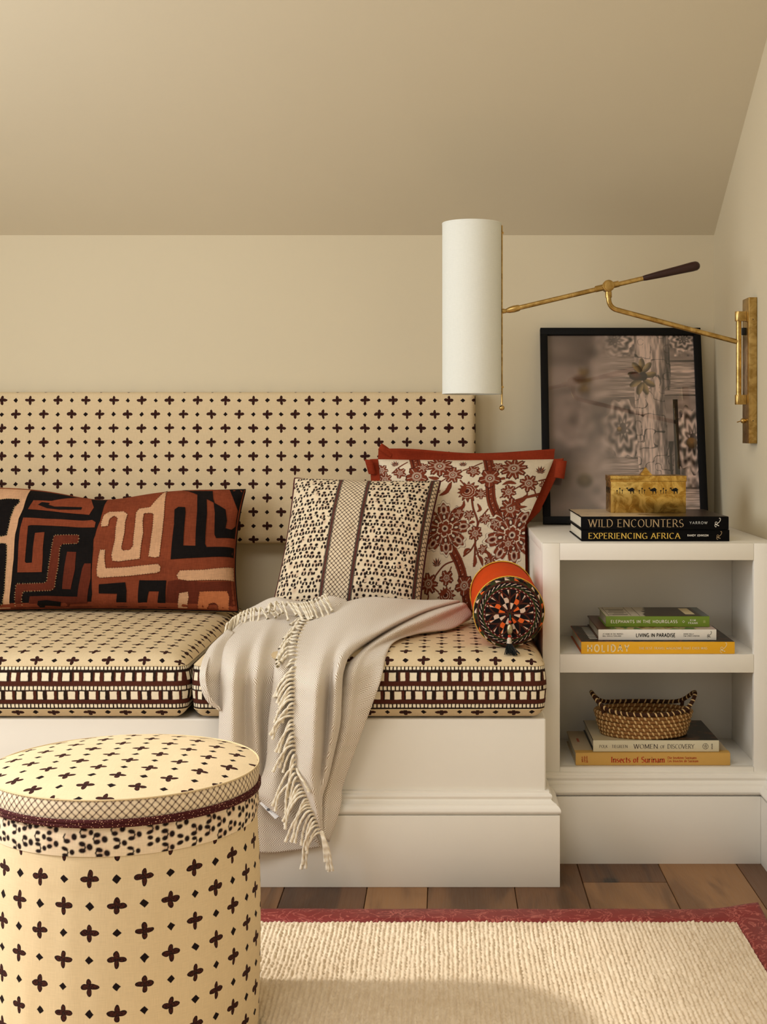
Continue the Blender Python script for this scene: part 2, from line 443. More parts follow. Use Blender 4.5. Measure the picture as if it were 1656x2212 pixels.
cu('plinth', BX + .028, XR - .0462, CY0 - .0275, CY0 + .018, 0.0, .1438)
# baseboard along the right wall
bb = boxo('baseboard_right', M_TRIM, None, XR - .046, XR - .0005, YF + .01, CY0 - .001, 0.0, .1438, 0.0012); struct(bb)
me = mould(lambda d: [(XR - .020 - d, CY0 - .0005), (XR - .020 - d, YF + .01)]).mesh('baseboard_moulding'); shade_smooth(me)
obj('baseboard_moulding', me, M_TRIM, bb)
keep_me = boxo('baseboard_cap', M_TRIM, bb, XR - .0205, XR - .0005, YF + .01, CY0 - .001, .1445, .190, 0.001)

# ------------------------------------------------------------------ rug
RGX, RGY, RIX, RIY = 0.607, 2.577, 0.5416, 2.504
rug = thing('area_rug', 'cream ribbed wool rug bound in red leather in front of the bench', 'rug', (-0.5, 1.6, 0))
m = Mat('rug_wool', 0.95, 0.05); o_ = m.coord('Object'); ux, uy, uz = m.xyz(o_)
n1 = m.noise(m.vec(ux * 130.0, uy * 30.0), 1.0, 3); n2 = m.noise(o_, 9.0, 3)
m.color(m.mix(n1 * 0.7 + n2 * 0.3, lin((190, 166, 134)), lin((240, 226, 203))))
fl_ = m.noise(m.vec(ux * 700.0, uy * 300.0), 1.0, 2); m.bump(fl_, 0.5, 0.001)
M_WOOL = m.mat
xs = np.arange(-0.75, RIX + .004, 0.0015); ys = np.arange(1.93, RIY + .003, 0.0028)
Xg, Yg = np.meshgrid(xs, ys); pr = 0.0082
xw = Xg + 0.0022 * vnoise(Xg * 25, Yg * 9, 3) + 0.0010 * vnoise(Xg * 120, Yg * 60, 8)
ri = np.floor(xw / pr); fr = xw / pr - ri
ph = np.array([random.Random(int(k)).random() for k in range(-400, 400)])[(ri.astype(int) + 400)]
loop = 0.5 + 0.5 * np.sin(2 * np.pi * (Yg / (0.011 + 0.004 * ph) + ph * 7.0))
loop *= 0.75 + 0.5 * vnoise(ri * 3.7, Yg * 90, 5)
h = (np.sin(np.pi * fr) ** 0.8) * (0.0018 + 0.0030 * loop * (0.4 + ph)) + 0.0011 * vnoise(Xg * 420, Yg * 260, 2) + 0.0010 * vnoise(Xg * 130, Yg * 70, 6)
Pg = np.stack([Xg, Yg, 0.0072 + h], -1)
o = obj('pile', grid_mesh('pile', Pg), M_WOOL); keep(o, rug); o['kind'] = 'stuff'; o['label'] = 'ribbed cream wool loops'
keep(MB().box(-1.75, RIX, 0.5, RIY, 0.0, 0.0071).build('backing', M_WOOL), rug)
keep(MB().box(-1.75, RIX, 0.55, 1.9295, 0.0073, 0.0105).build('far_pile', M_WOOL), rug)
keep(MB().box(-1.75, -0.7505, 1.9295, RIY, 0.0073, 0.0105).build('far_pile', M_WOOL), rug)
m = Mat('red_leather', 0.48, 0.45); o_ = m.coord('Object')
vn = m.voro(m.scale(o_, (38.0, 38.0, 38.0)), 1.0, 'DISTANCE_TO_EDGE'); wv = m.noise(o_, 26.0, 3, 0.6, 1.5); bl = m.noise(o_, 7.0, 3)
ln_ = (wv - 0.5).abs().below(0.018, 0.014)
cA = m.mix(bl, lin((96, 24, 24)), lin((142, 50, 48)))
m.color(m.mix(ln_ * 0.55, cA, lin((196, 112, 100)))); m.rough(bl * 0.2 + 0.42); m.bump(vn, 0.25, 0.001)
M_RED = m.mat
def border(poly_fn, nu, nv, name='leather_binding'):
    u = np.linspace(0, 1, nu); v = np.linspace(0, 1, nv); U, V = np.meshgrid(u, v)
    x, y = poly_fn(U, V)
    z = 0.0095 + 0.0035 * np.sin(np.pi * np.clip(V, 0, 1)) ** 0.5
    dc = np.hypot(x - RGX, y - RGY); z = z + 0.013 * np.exp(-(dc / 0.055) ** 2) + 0.001 * vnoise(x * 20, y * 20, 1)
    e = (V == 0) | (V == 1); z = np.where(e, 0.0005 + 0.009 * np.exp(-(dc / 0.05) ** 2), z)
    x2, y2 = x, y
    o = obj(name, grid_mesh(name, np.stack([x2, y2, z], -1)), M_RED); keep(o, rug); return o
border(lambda U, V: (-1.83 + (RGX - V * (RGX - RIX) + 1.83) * U, RGY - V * (RGY - RIY) + 0 * U), 160, 10)
border(lambda U, V: (RGX - V * (RGX - RIX) + 0 * U, RGY - V * (RGY - RIY) - (RGY - V * (RGY - RIY) - 0.42) * U), 120, 10)
# ------------------------------------------------------------------ upholstered headboard
m = Mat('cross_linen', 0.85, 0.15); uv = m.coord('UV'); u, v, _ = m.xyz(uv); c, lw = cross_fabric(m, u, v); m.color(c); m.bump(lw, 0.25, 0.0006)
M_CROSS = m.mat
def rounded_panel(x0, x1, z0, z1, yf, yb, r, nu=80, nv=40, crown=0.006):
    """box with rounded front edges: grid over front + returned edges; y toward the camera is smaller"""
    def prof(a, b, n):                        # positions along one axis incl. wrap to the back, with inset and depth
        t = []
        L = b - a; k = 8
        t.append((a, 1.0, 0.0))
        for i in range(k + 1):
            th = math.pi / 2 * i / k; t.append((a + r - r * math.cos(th), 1 - math.sin(th), r * th))
        for i in range(1, n): t.append((a + r + (L - 2*r) * i / n, 0.0, r * math.pi/2 + (L - 2*r) * i / n))
        for i in range(k + 1):
            th = math.pi / 2 * (1 - i / k); t.append((b - r + r * math.cos(th), 1 - math.sin(th), r * math.pi + (L - 2*r) - r * th))
        t.append((b, 1.0, r * math.pi + L - 2*r))
        return t
    tu, tv = prof(x0, x1, nu), prof(z0, z1, nv)
    P = np.zeros((len(tv), len(tu), 3)); UV = np.zeros((len(tv), len(tu), 2))
    for j, (z, dz, sv) in enumerate(tv):
        for i, (x, dx, su) in enumerate(tu):
            d = max(dx, dz) if (dx > 0 or dz > 0) else 0.0
            y = yf + r * d
            if i in (0, len(tu) - 1) or j in (0, len(tv) - 1): y = yb
            wx = (x - x0) / (x1 - x0); wz = (z - z0) / (z1 - z0)
            if d == 0: y -= crown * (1 - (2*wx - 1) ** 8) * (1 - (2*wz - 1) ** 4)
            P[j, i] = (x, y, z); UV[j, i] = (su, sv)
    return P, UV
HX = 0.0818
hb = thing('headboard', 'wall-mounted upholstered panel in cream linen printed with dark crosses', 'headboard', (-0.75, 3.57, 0.63))
P, UV = rounded_panel(-1.62, HX, 0.630, 1.030, 3.538, 3.5985, 0.016)
UV[..., 0] += 0.0135; UV[..., 1] += 0.017
keep(obj('fabric_panel', grid_mesh('fabric_panel', P, UV), M_CROSS), hb)
pip = MB(); pip.tube([(HX - .002, 3.562, .634), (HX - .002, 3.562, 1.026)], .0022, 6)
keep(MB().box(-1.6, HX - .02, 3.585, 3.599, 0.65, 1.01).build('backing_board', plain('board_dark', (70, 58, 40))), hb)

# ------------------------------------------------------------------ seat cushions
ZS, ZB = 0.447, 0.358                        # upper and lower seam heights
m = Mat('ladder_border', 0.85, 0.15); uv = m.coord('UV'); u, v, _ = m.xyz(uv)      # v: 0 at the lower seam .. 1 at the upper seam
w1_ = (m.noise(m.vec(u * 90.0, v * 9.0), 1.0, 2) - 0.5)
w2_ = (m.noise(m.vec(u * 90.0, v * 9.0, 4.0), 1.0, 2) - 0.5)
vv = v + w1_ * 0.022; uu = u + w2_ * 0.0022
ink = m.noise(m.vec(u * 300.0, v * 60.0), 1.0, 3)
dark = m.mix(ink, lin((16, 9, 8)), lin((52, 33, 22))); brn = m.mix(ink, lin((50, 21, 14)), lin((94, 46, 31)))
lw = weave(m, u, v * 0.09); crm = m.mix(lw, tuple(x * 0.88 for x in lin((238, 224, 194))), lin((246, 234, 208)))
def band(a, b): return (vv - (a + b) / 2).abs().below((b - a) / 2, 0.012)
c = dark
c = m.mix(band(0.555, 0.665), c, brn); c = m.mix(band(0.145, 0.235), c, brn)
def bars(c, a, b, per, ph, wa, wb):
    """big ladder: period holds a narrow and a wide white block, one brown and one dark upright"""
    t = (uu / per + ph).fract()
    up = m.mix(t.below(0.5, 0.01), dark, brn)
    wh = (t - 0.20).abs().below(wa, 0.016).max((t - 0.70).abs().below(wb, 0.016))
    c = m.mix(band(a, b), c, up)
    return m.mix(band(a + .012, b - .012) * wh, c, crm)
c = bars(c, 0.655, 0.862, 0.0425, 0.10, 0.115, 0.165)
c = bars(c, 0.232, 0.438, 0.0425, 0.33, 0.165, 0.120)
def smalls(c, a, b, per, ph):
    t = (uu / per + ph).fract(); wdt = (m.noise(m.vec((uu / per + ph).floor() * 3.7, 0.5), 1.0, 0) - 0.5) * 0.12 + 0.335
    wh = m.smooth((t - 0.5).abs() - wdt, 0.03, -0.03)
    return m.mix(band(a, b) * wh, c, crm)
c = smalls(c, 0.918, 0.985, 0.0078, 0.0); c = smalls(c, 0.462, 0.545, 0.0082, 0.3); c = smalls(c, 0.052, 0.130, 0.0080, 0.6)
m.color(c); m.bump(lw, 0.2, 0.0006)
M_LADDER = m.mat
def cushion(name, label, x0, x1, y0, y1, uoff, seed):
    th = thing(name, label, 'seat cushion', ((x0 + x1) / 2, (y0 + y1) / 2, BZ), 'seat cushions on the daybed bench')
    def axis(a, b, n):
        L = b - a; e = np.array([0, .003, .007, .012, .018, .026, .036, .048, .062, .08, .1])
        mid = np.linspace(a + .1, b - .1, n)[1:-1]
        return np.concatenate([a + e, mid, b - e[::-1]])
    ax, ay = axis(x0, x1, 60), axis(y0, y1, 40)
    X, Y = np.meshgrid(ax, ay)
    dx = np.minimum(X - x0, x1 - X); dy = np.minimum(Y - y0, y1 - Y)
    def rise(d): return 1 - np.exp(-d / 0.017)
    tops = rise(dx) * rise(dy)
    rr = 0.022                                 # soften the plan corners
    def tuck(X, Y):
        cx = np.clip(rr - (X - x0), 0, rr) - np.clip(rr - (x1 - X), 0, rr); cy = np.clip(rr - (Y - y0), 0, rr) - np.clip(rr - (y1 - Y), 0, rr)
        k = np.hypot(cx, cy); mx = np.maximum(np.abs(cx), np.abs(cy)); f = np.where(k > 1e-9, 1 - mx / np.maximum(k, 1e-9), 0)
        return X + cx * f, Y + cy * f
    wr = vnoise(X * 30 + seed, Y * 5, 7) * 0.0022 * np.exp(-((Y - y0) / 0.06) ** 2)
    Zt = ZS + 0.024 * tops + 0.008 * np.sqrt(np.clip(tops, 0, 1)) * (1 - ((X - (x0+x1)/2) / ((x1-x0)/2)) ** 2) * (1 - ((Y - (y0+y1)/2) / ((y1-y0)/2)) ** 2) + wr * tops
    Xt, Yt = tuck(X, Y)
    k = len(ax) // 2
    sy = np.concatenate([[0], np.cumsum(np.hypot(np.diff(ay), np.diff(Zt[:, k])))]); k2 = len(ay) // 2
    UVt = np.stack([X + uoff, np.repeat(sy[:, None], len(ax), 1) - .014], -1)
    keep(obj('top_panel', grid_mesh('top_panel', np.stack([Xt, Yt, Zt], -1), UVt), M_CROSS), th)
    # boxing strip round the sides
    ring = [(x, y0) for x in ax] + [(x1, y) for y in ay[1:]] + [(x, y1) for x in ax[::-1][1:]] + [(x0, y) for y in ay[::-1][1:]]
    R = np.array(ring); rx, ry = tuck(R[:, 0], R[:, 1])
    nrm = np.stack([np.where(R[:, 0] <= x0 + 1e-9, -1, np.where(R[:, 0] >= x1 - 1e-9, 1, 0)), np.where(R[:, 1] <= y0 + 1e-9, -1, np.where(R[:, 1] >= y1 - 1e-9, 1, 0))], 1).astype(float)
    nrm /= np.maximum(np.linalg.norm(nrm, axis=1, keepdims=True), 1)
    sl = np.concatenate([[0], np.cumsum(np.hypot(*np.diff(R, axis=0).T))])
    nz = 12; rows = []; uvr = []
    for i in range(nz):
        t = i / (nz - 1); z = ZB + (ZS - ZB) * t; bul = 0.006 * math.sin(math.pi * t) + 0.0012 * np.sin(R[:, 0] * 70 + seed) * math.sin(math.pi * t)
        rows.append(np.stack([rx + nrm[:, 0] * bul, ry + nrm[:, 1] * bul, np.full(len(R), z)], -1)); uvr.append(np.stack([sl + uoff, np.full(len(R), t)], -1))
    keep(obj('boxing_band', grid_mesh('boxing_band', np.array(rows), np.array(uvr)), M_LADDER), th)
    # lower panel curling under
    tb = 1 - np.exp(-np.minimum(dx, dy) / 0.012)
    Zb = ZB - (ZB - BZ - .0008) * tb
    sb = np.concatenate([[0], np.cumsum(np.hypot(np.diff(ay), np.diff(Zb[:, k])))])
    keep(obj('bottom_panel', grid_mesh('bottom_panel', np.stack([Xt, Yt, Zb], -1), np.stack([X + uoff, np.repeat(sb[:, None], len(ax), 1) + .030], -1), flip=True), M_CROSS), th)
    # sewn seams
    for z, nm in ((ZS, 'upper_seam'), (ZB, 'lower_seam')):
        keep(MB().tube([(a, b, z) for a, b in zip(rx, ry)], 0.0011, 5).build(nm, M_SEAM, None, smooth=True), th)
    return th
M_SEAM = plain('seam_cord', (206, 184, 144), 0.9)
cushion('seat_cushion', 'long cream cross-print seat cushion in front of the brown patchwork pillow', -1.62, -0.5275, 2.737, 3.58, 0.026, 0.0)
cushion('seat_cushion', 'cream cross-print seat cushion under the draped throw and the round bolster', -0.5140, 0.2045, 2.737, 3.58, 0.043, 3.0)
# ------------------------------------------------------------------ small raster for flat prints (becomes vertex colour)
class Canvas:
    def __init__(s, W, H, bg): s.W, s.H = W, H; s.a = np.empty((H, W, 3)); s.a[:] = lin(bg)
    def _box(s, x0, x1, y0, y1):
        i0, i1 = max(int(y0) - 1, 0), min(int(y1) + 2, s.H); j0, j1 = max(int(x0) - 1, 0), min(int(x1) + 2, s.W)
        return i0, i1, j0, j1
    def put(s, i0, i1, j0, j1, al, c):
        if i1 <= i0 or j1 <= j0: return
        c = np.array(lin(c)) if not isinstance(c, np.ndarray) else c
        s.a[i0:i1, j0:j1] = s.a[i0:i1, j0:j1] * (1 - al[..., None]) + c * al[..., None]
    def poly(s, pts, c, al=1.0):
        p = np.asarray(pts, float); i0, i1, j0, j1 = s._box(p[:, 0].min(), p[:, 0].max(), p[:, 1].min(), p[:, 1].max())
        if i1 <= i0 or j1 <= j0: return
        Y, X = np.mgrid[i0:i1, j0:j1] * 1.0; acc = np.zeros(X.shape)
        for sx, sy in ((-.25, -.25), (.25, -.25), (-.25, .25), (.25, .25)):
            ins = np.zeros(X.shape, bool); xx, yy = X + sx, Y + sy
            for a, b in zip(p, np.roll(p, -1, 0)):
                if a[1] == b[1]: continue
                cnd = ((a[1] > yy) != (b[1] > yy)) & (xx < (b[0] - a[0]) * (yy - a[1]) / (b[1] - a[1]) + a[0]); ins ^= cnd
            acc += ins
        s.put(i0, i1, j0, j1, acc / 4 * al, c)
    def ell(s, cx, cy, rx, ry, c, rot=0.0, al=1.0, soft=0.25):
        r = max(rx, ry) + 2; i0, i1, j0, j1 = s._box(cx - r, cx + r, cy - r, cy + r)
        if i1 <= i0 or j1 <= j0: return
        Y, X = np.mgrid[i0:i1, j0:j1] * 1.0; X -= cx; Y -= cy; ca, sa = math.cos(rot), math.sin(rot)
        d = np.sqrt(((X * ca + Y * sa) / rx) ** 2 + ((-X * sa + Y * ca) / ry) ** 2)
        s.put(i0, i1, j0, j1, np.clip((1 + soft - d) / (2 * soft), 0, 1) * al, c)
    def line(s, pts, w, c, al=1.0):
        p = np.asarray(pts, float); ws = np.full(len(p), w) if np.isscalar(w) else np.asarray(w, float)
        for a, b, w0, w1 in zip(p[:-1], p[1:], ws[:-1], ws[1:]):
            m_ = max(w0, w1) + 1; i0, i1, j0, j1 = s._box(min(a[0], b[0]) - m_, max(a[0], b[0]) + m_, min(a[1], b[1]) - m_, max(a[1], b[1]) + m_)
            if i1 <= i0 or j1 <= j0: continue
            Y, X = np.mgrid[i0:i1, j0:j1] * 1.0; d = b - a; L2 = max(d @ d, 1e-9)
            t = np.clip(((X - a[0]) * d[0] + (Y - a[1]) * d[1]) / L2, 0, 1)
            dist = np.hypot(X - a[0] - t * d[0], Y - a[1] - t * d[1])
            s.put(i0, i1, j0, j1, np.clip((w0 + (w1 - w0) * t) / 2 - dist + 0.5, 0, 1) * al, c)
def sm(pts, n): return spline(np.asarray(pts, float), n)

class Pillow:
    """knife-edge pillow on four 3D corners (bottom-left, bottom-right, top-right, top-left) with a puffed front and back"""
    def __init__(s, bl, br, tr, tl, front, back, pinch=0.06, dip=0.0, seed=1, pw=0.42):
        s.c = [np.array(p, float) for p in (bl, br, tr, tl)]; s.f, s.b, s.k, s.dip, s.seed, s.pw = front, back, pinch, dip, seed, pw
        n = np.cross(s.c[1] - s.c[0], s.c[3] - s.c[0]); n /= np.linalg.norm(n)
        if n[1] > 0: n = -n
        s.post = None; s.n = n; s.up = (s.c[3] + s.c[2] - s.c[0] - s.c[1]); s.up /= np.linalg.norm(s.up)
        s.w = np.linalg.norm(s.c[1] - s.c[0]); s.h = np.linalg.norm(s.c[3] - s.c[0])
    def at(s, u, v, side=1, lift=0.0):
        """u, v in 0..1"""
        u = np.asarray(u, float); v = np.asarray(v, float)
        a, b = 2 * u - 1, 2 * v - 1
        a2 = a * (1 - s.k * (1 - b ** 2) * np.abs(a) ** 3); b2 = b * (1 - s.k * (1 - a ** 2) * np.abs(b) ** 3)
        U, V = ((a2 + 1) / 2)[..., None], ((b2 + 1) / 2)[..., None]
        p = (s.c[0] * (1 - U) + s.c[1] * U) * (1 - V) + (s.c[3] * (1 - U) + s.c[2] * U) * V
        q = np.clip((1 - np.abs(a) ** 2.3) * (1 - np.abs(b) ** 2.3), 0, 1) ** s.pw
        wr = 0.05 * vnoise(a * 3.1 + s.seed, b * 3.1, s.seed) + 0.03 * vnoise(a * 8 + s.seed, b * 8, s.seed + 1)
        edge = np.exp(-(1 - np.abs(a)) / 0.10) + np.exp(-(1 - np.abs(b)) / 0.12)
        wr = wr + 0.06 * edge * (np.sin(9 * b + s.seed) * (np.abs(a) > np.abs(b)) + np.sin(11 * a + s.seed) * (np.abs(b) >= np.abs(a))) * 0.5
        t = (s.f if side > 0 else -s.b) * q * (1 + wr) + np.sign(side) * lift
        p = p + s.n * t[..., None]
        if s.dip: p = p - s.up * (s.dip * np.exp(-(a / 0.34) ** 2) * np.clip(V[..., 0], 0, 1) ** 3)[..., None]
        return s.post(p) if s.post else p
    def proj(s, u, v):
        p = s.at(np.array([u]), np.array([v]))[0]; return np.array([VX + F * p[0] / p[1], VY - F * (p[2] - HC) / p[1]])
    def px2uv(s, x, y, steps=14):
        """where on the front a surveyed point of the pattern lies"""
        u, v = 0.5, 0.5
        for _ in range(steps):
            e = np.array([x, y]) - s.proj(u, v); h_ = 1e-3
            J = np.stack([(s.proj(u + h_, v) - s.proj(u - h_, v)) / (2*h_), (s.proj(u, v + h_) - s.proj(u, v - h_)) / (2*h_)], 1)
            try: d = np.linalg.solve(J, e)
            except np.linalg.LinAlgError: break
            d = np.clip(d, -0.15, 0.15); u = float(np.clip(u + d[0], 0.004, 0.996)); v = float(np.clip(v + d[1], 0.004, 0.996))
        return u, v
    def face(s, name, mat, parent, nu, nv, side=1, col=None):
        t1 = 0.5 - 0.5 * np.cos(np.pi * np.linspace(0, 1, nu)) if col is None else np.linspace(0, 1, nu)
        t2 = 0.5 - 0.5 * np.cos(np.pi * np.linspace(0, 1, nv)) if col is None else np.linspace(0, 1, nv)
        U, V = np.meshgrid(t1, t2); P = s.at(U, V, side)
        o = obj(name, grid_mesh(name, P, np.stack([U * s.w, V * s.h], -1), None if col is None else col, flip=side < 0), mat)
        return keep(o, parent)
    def rim(s, n=60):
        e = np.linspace(0, 1, n); z = np.zeros(n); o = np.ones(n)
        U = np.concatenate([e, o[1:], e[::-1][1:], z[1:]]); V = np.concatenate([z, e[1:], o[1:], e[::-1][1:]])
        return s.at(U, V, 1)
    def base(s): 
        p = (s.c[0] + s.c[1]) / 2; return tuple(p)

# ------------------------------------------------------------------ brown patchwork lumbar pillow (appliqued raffia cloth)
def cloth(name, c, var=0.25, k=520):
    m = Mat(name, 0.9, 0.1); o_ = m.coord('Object'); a = m.noise(m.scale(o_, (k*.12, k*.12, k)), 1.0, 2); b = m.noise(m.scale(o_, (k, k*.12, k*.12)), 1.0, 2); d = m.noise(o_, 14.0, 3)
    w = (a + b) * 0.32 + d * 0.36; c = np.array(lin(c)); m.color(m.mix(m.smooth(w, 0.3, 0.7), tuple(c * (1 - var)), tuple(np.minimum(c * (1 + var), 1)))); m.bump(a + b, 0.35, 0.0008)
    return m.mat
M_RUST, M_RUST2, M_TAN, M_BLK = cloth('raffia_rust', (124, 60, 37)), cloth('raffia_dark_rust', (92, 40, 25)), cloth('raffia_tan', (196, 152, 116), 0.18), cloth('raffia_black', (20, 16, 15), 0.35)
M_OCH = cloth('raffia_ochre', (178, 106, 66), 0.2)
kp = Pillow(PX(-75, 1321, 3.335), PX(514, 1321, 3.335), PX(530, 1058, 3.455), PX(-75, 1052, 3.455), 0.072, 0.050, 0.045, 0.030, 3)
kuba = thing('patchwork_pillow', 'long lumbar pillow of black, rust and tan maze patchwork against the headboard', 'pillow', kp.base())
kp.face('front_cover', M_RUST, kuba, 70, 40); kp.face('back_cover', cloth('raffia_plain', (196, 170, 130)), kuba, 40, 24, -1)
def kuv(x, y):
    yt = float(np.interp(x, [0, 300, 600, 900, 1200, 1500], [92, 128, 180, 150, 110, 72])); xx, yy = min(max(x, -70), 1500 if x >= 1555 else x), min(max(y, yt + 12 if y < yt - 14 else y), 812 if y > 850 else y)
    u, v = kp.px2uv(xx / 2.957, 1040 + yy / 2.957)
    return (.997 if x >= 1555 else (.003 if x < -80 else u)), (.997 if y < yt - 14 else (.003 if y > 850 else v))
def patch(poly, mat, lift, name='patch', thick=0.0009):
    """a cloth patch: outline in survey coordinates, cut on a 1 cm lattice and laid on the pillow"""
    uv = [kuv(x, y) for x, y in poly]
    bm = bmesh.new(); vs = [bm.verts.new((u, v, 0)) for u, v in uv]
    try: bm.faces.new(vs)
    except ValueError: return
    us = [p[0] for p in uv]; vs_ = [p[1] for p in uv]
    for k in np.arange(math.floor(min(us) * 56) / 56, max(us), 1 / 56):
        bmesh.ops.bisect_plane(bm, geom=bm.verts[:] + bm.edges[:] + bm.faces[:], plane_co=(k, 0, 0), plane_no=(1, 0, 0), dist=1e-7)
    for k in np.arange(math.floor(min(vs_) * 26) / 26, max(vs_), 1 / 26):
        bmesh.ops.bisect_plane(bm, geom=bm.verts[:] + bm.edges[:] + bm.faces[:], plane_co=(0, k, 0), plane_no=(0, 1, 0), dist=1e-7)
    bmesh.ops.triangulate(bm, faces=[f for f in bm.faces if len(f.verts) > 4])
    bm.verts.ensure_lookup_table()
    top = np.array([(v.co.x, v.co.y) for v in bm.verts])
    bnd = [e for e in bm.edges if len(e.link_faces) == 1]
    P = kp.at(top[:, 0], top[:, 1], 1, lift); Q = kp.at(top[:, 0], top[:, 1], 1, lift - thick)
    base = {}
    for v, p in zip(bm.verts, P): v.co = p
    idx = {v: i for i, v in enumerate(bm.verts)}
    for e in bnd:
        for v in e.verts:
            if v not in base: base[v] = bm.verts.new(Q[idx[v]])
    for e in bnd:
        try: bm.faces.new((e.verts[0], e.verts[1], base[e.verts[1]], base[e.verts[0]]))
        except ValueError: pass
    bmesh.ops.recalc_face_normals(bm, faces=bm.faces)
    me = bpy.data.meshes.new(name); bm.to_mesh(me); bm.free(); me.polygons.foreach_set('use_smooth', [True] * len(me.polygons))
    if hasattr(me, 'set_sharp_from_angle'): me.set_sharp_from_angle(angle=math.radians(50))
    keep(obj(name, me, mat), kuba)
    return uv
def stitches(sb, uv, lift, step=0.006, ln=0.0035, rnd=random.Random(5)):
    """short whip stitches across a patch edge"""
    n = len(uv)
    for i in range(n):
        (u0, v0), (u1, v1) = uv[i], uv[(i + 1) % n]
        L = math.hypot((u1 - u0) * kp.w, (v1 - v0) * kp.h)
        if L < 1e-4 or min(u0, u1) < 0.01 or max(v0, v1) < 0.02: continue
        k = max(1, int(L / step)); du, dv = (u1 - u0) * kp.w / L, (v1 - v0) * kp.h / L
        for j in range(k):
            t = (j + 0.5 + rnd.uniform(-.2, .2)) / k; u, v = u0 + (u1 - u0) * t, v0 + (v1 - v0) * t; l2 = ln * rnd.uniform(.7, 1.1) / 2
            us = np.clip(np.array([u - dv * l2 / kp.w, u + dv * l2 / kp.w]), .003, .997); vs = np.clip(np.array([v + du * l2 / kp.h, v - du * l2 / kp.h]), .003, .997)
            p = kp.at(us, vs, 1, lift + 0.0004); sb.tube([p[0], p[1]], 0.00042, 4, True)
BLKBASE = [(0,10),(330,50),(690,120),(640,250),(618,300),(597,370),(590,480),(584,600),(588,720),(592,880),(0,880)]
PAT = [
 (BLKBASE, M_BLK, .0010, 0), ([(-200,10),(0,10),(0,880),(-200,880)], M_BLK, .0010, 0),
 ([(-90,60),(60,56),(190,90),(150,175),(120,240),(98,340),(88,500),(74,640),(68,880),(-90,880)], M_TAN, .0022, 0),
 ([(-60,125),(0,118),(45,112),(125,116),(128,135),(95,165),(70,230),(55,300),(45,345),(0,356),(-60,356)], M_BLK, .0034, 2),
 ([(-60,396),(0,396),(38,398),(46,412),(42,520),(30,700),(18,785),(0,795),(-60,795)], M_BLK, .0034, 2),
 ([(215,122),(330,126),(560,158),(600,168),(570,215),(540,212),(400,200),(300,188),(180,178)], M_RUST, .0022, 0),
 ([(245,150),(270,134),(320,140),(310,150),(350,163),(525,167),(520,182),(380,182),(300,172)], M_BLK, .0034, 0),
 ([(150,232),(300,240),(540,252),(590,248),(612,262),(605,295),(400,288),(200,280),(180,285),(170,400),(160,515),(170,522),(205,520),(215,400),(225,330),(285,325),(275,420),(268,580),(112,582),(118,440),(130,300)], M_RUST, .0022, 0),
 ([(350,345),(500,342),(506,352),(505,375),(498,398),(400,402),(385,420),(372,550),(350,680),(330,698),(150,705),(140,740),(150,880),(105,880),(98,700),(105,655),(280,650),(300,640),(315,520),(335,400),(342,360)], M_RUST2, .0022, 2),
 ([(430,450),(488,452),(480,560),(452,690),(398,688),(410,560)], M_RUST2, .0022, 0),
 ([(540,525),(582,525),(580,620),(558,780),(450,785),(445,880),(190,880),(192,735),(300,732),(495,738),(505,660),(525,560)], M_RUST2, .0022, 0),
 ([(245,765),(300,760),(390,772),(388,800),(290,795),(290,880),(262,880),(240,790)], M_BLK, .0034, 0),
 ([(1072,640),(1128,630),(1300,645),(1580,648),(1590,880),(1065,880)], M_RUST2, .0010, 0),
 ([(648,290),(645,270),(665,215),(700,195),(790,192),(815,210),(800,260),(795,330),(775,425),(785,442),(830,438),(850,410),(860,300),(870,200),(890,175),(960,165),(990,128),(1052,110),(1048,220),(1035,340),(1018,480),(990,487),(948,480),(960,400),(975,290),(980,210),(965,202),(920,205),(912,250),(915,330),(900,420),(892,495),(850,500),(760,512),(718,508),(712,470),(735,370),(740,290),(752,235),(730,220),(700,240),(690,285)], M_TAN, .0018, 1),
 ([(640,437),(672,437),(668,500),(675,555),(820,548),(1010,528),(1025,545),(1022,575),(1000,585),(820,605),(640,617),(620,605),(618,560),(630,480)], M_TAN, .0018, 1),
 ([(632,658),(800,645),(808,700),(818,880),(752,880),(748,718),(632,716)], M_BLK, .0018, 0),
 ([(890,632),(1062,633),(1065,880),(1012,880),(1015,703),(950,702),(945,880),(892,880)], M_BLK, .0018, 0),
 ([(1115,180),(1140,163),(1182,165),(1185,200),(1170,410),(1248,412),(1250,330),(1260,180),(1262,60),(1320,58),(1322,200),(1310,400),(1320,420),(1570,432),(1570,495),(1090,498),(1100,370),(1112,270)], M_BLK, .0018, 0),
 ([(1365,52),(1430,42),(1440,180),(1450,250),(1440,300),(1480,310),(1505,290),(1520,190),(1510,30),(1610,50),(1600,200),(1590,330),(1560,370),(1380,362),(1370,340),(1372,200)], M_BLK, .0018, 0),
 ([(1150,570),(1300,565),(1560,560),(1570,600),(1560,642),(1200,635),(1140,625),(1128,600)], M_TAN, .0018, 1),
 ([(1145,715),(1200,705),(1205,740),(1200,820),(1140,815)], M_TAN, .0018, 1),
 ([(1275,705),(1450,702),(1465,740),(1460,880),(1395,880),(1390,790),(1370,775),(1340,782),(1325,825),(1268,825)], M_OCH, .0018, 1),
]
st_dark, st_pale = MB(), MB()
for poly, mt, lf, stt in PAT:
    uvp = patch(poly, mt, lf)
    if uvp and stt: stitches(st_dark if stt == 1 else st_pale, uvp, lf)
for sb, mt in ((st_dark, plain('thread_dark', (26, 18, 15), 0.9)), (st_pale, plain('thread_pale', (205, 186, 132), 0.9))):
    o = sb.build('stitching', mt, None, fix=False); keep(o, kuba); o['kind'] = 'stuff'
keep(MB().tube(list(kp.rim(50)), 0.0022, 6).build('edge_seam', M_BLK, None, smooth=True), kuba)

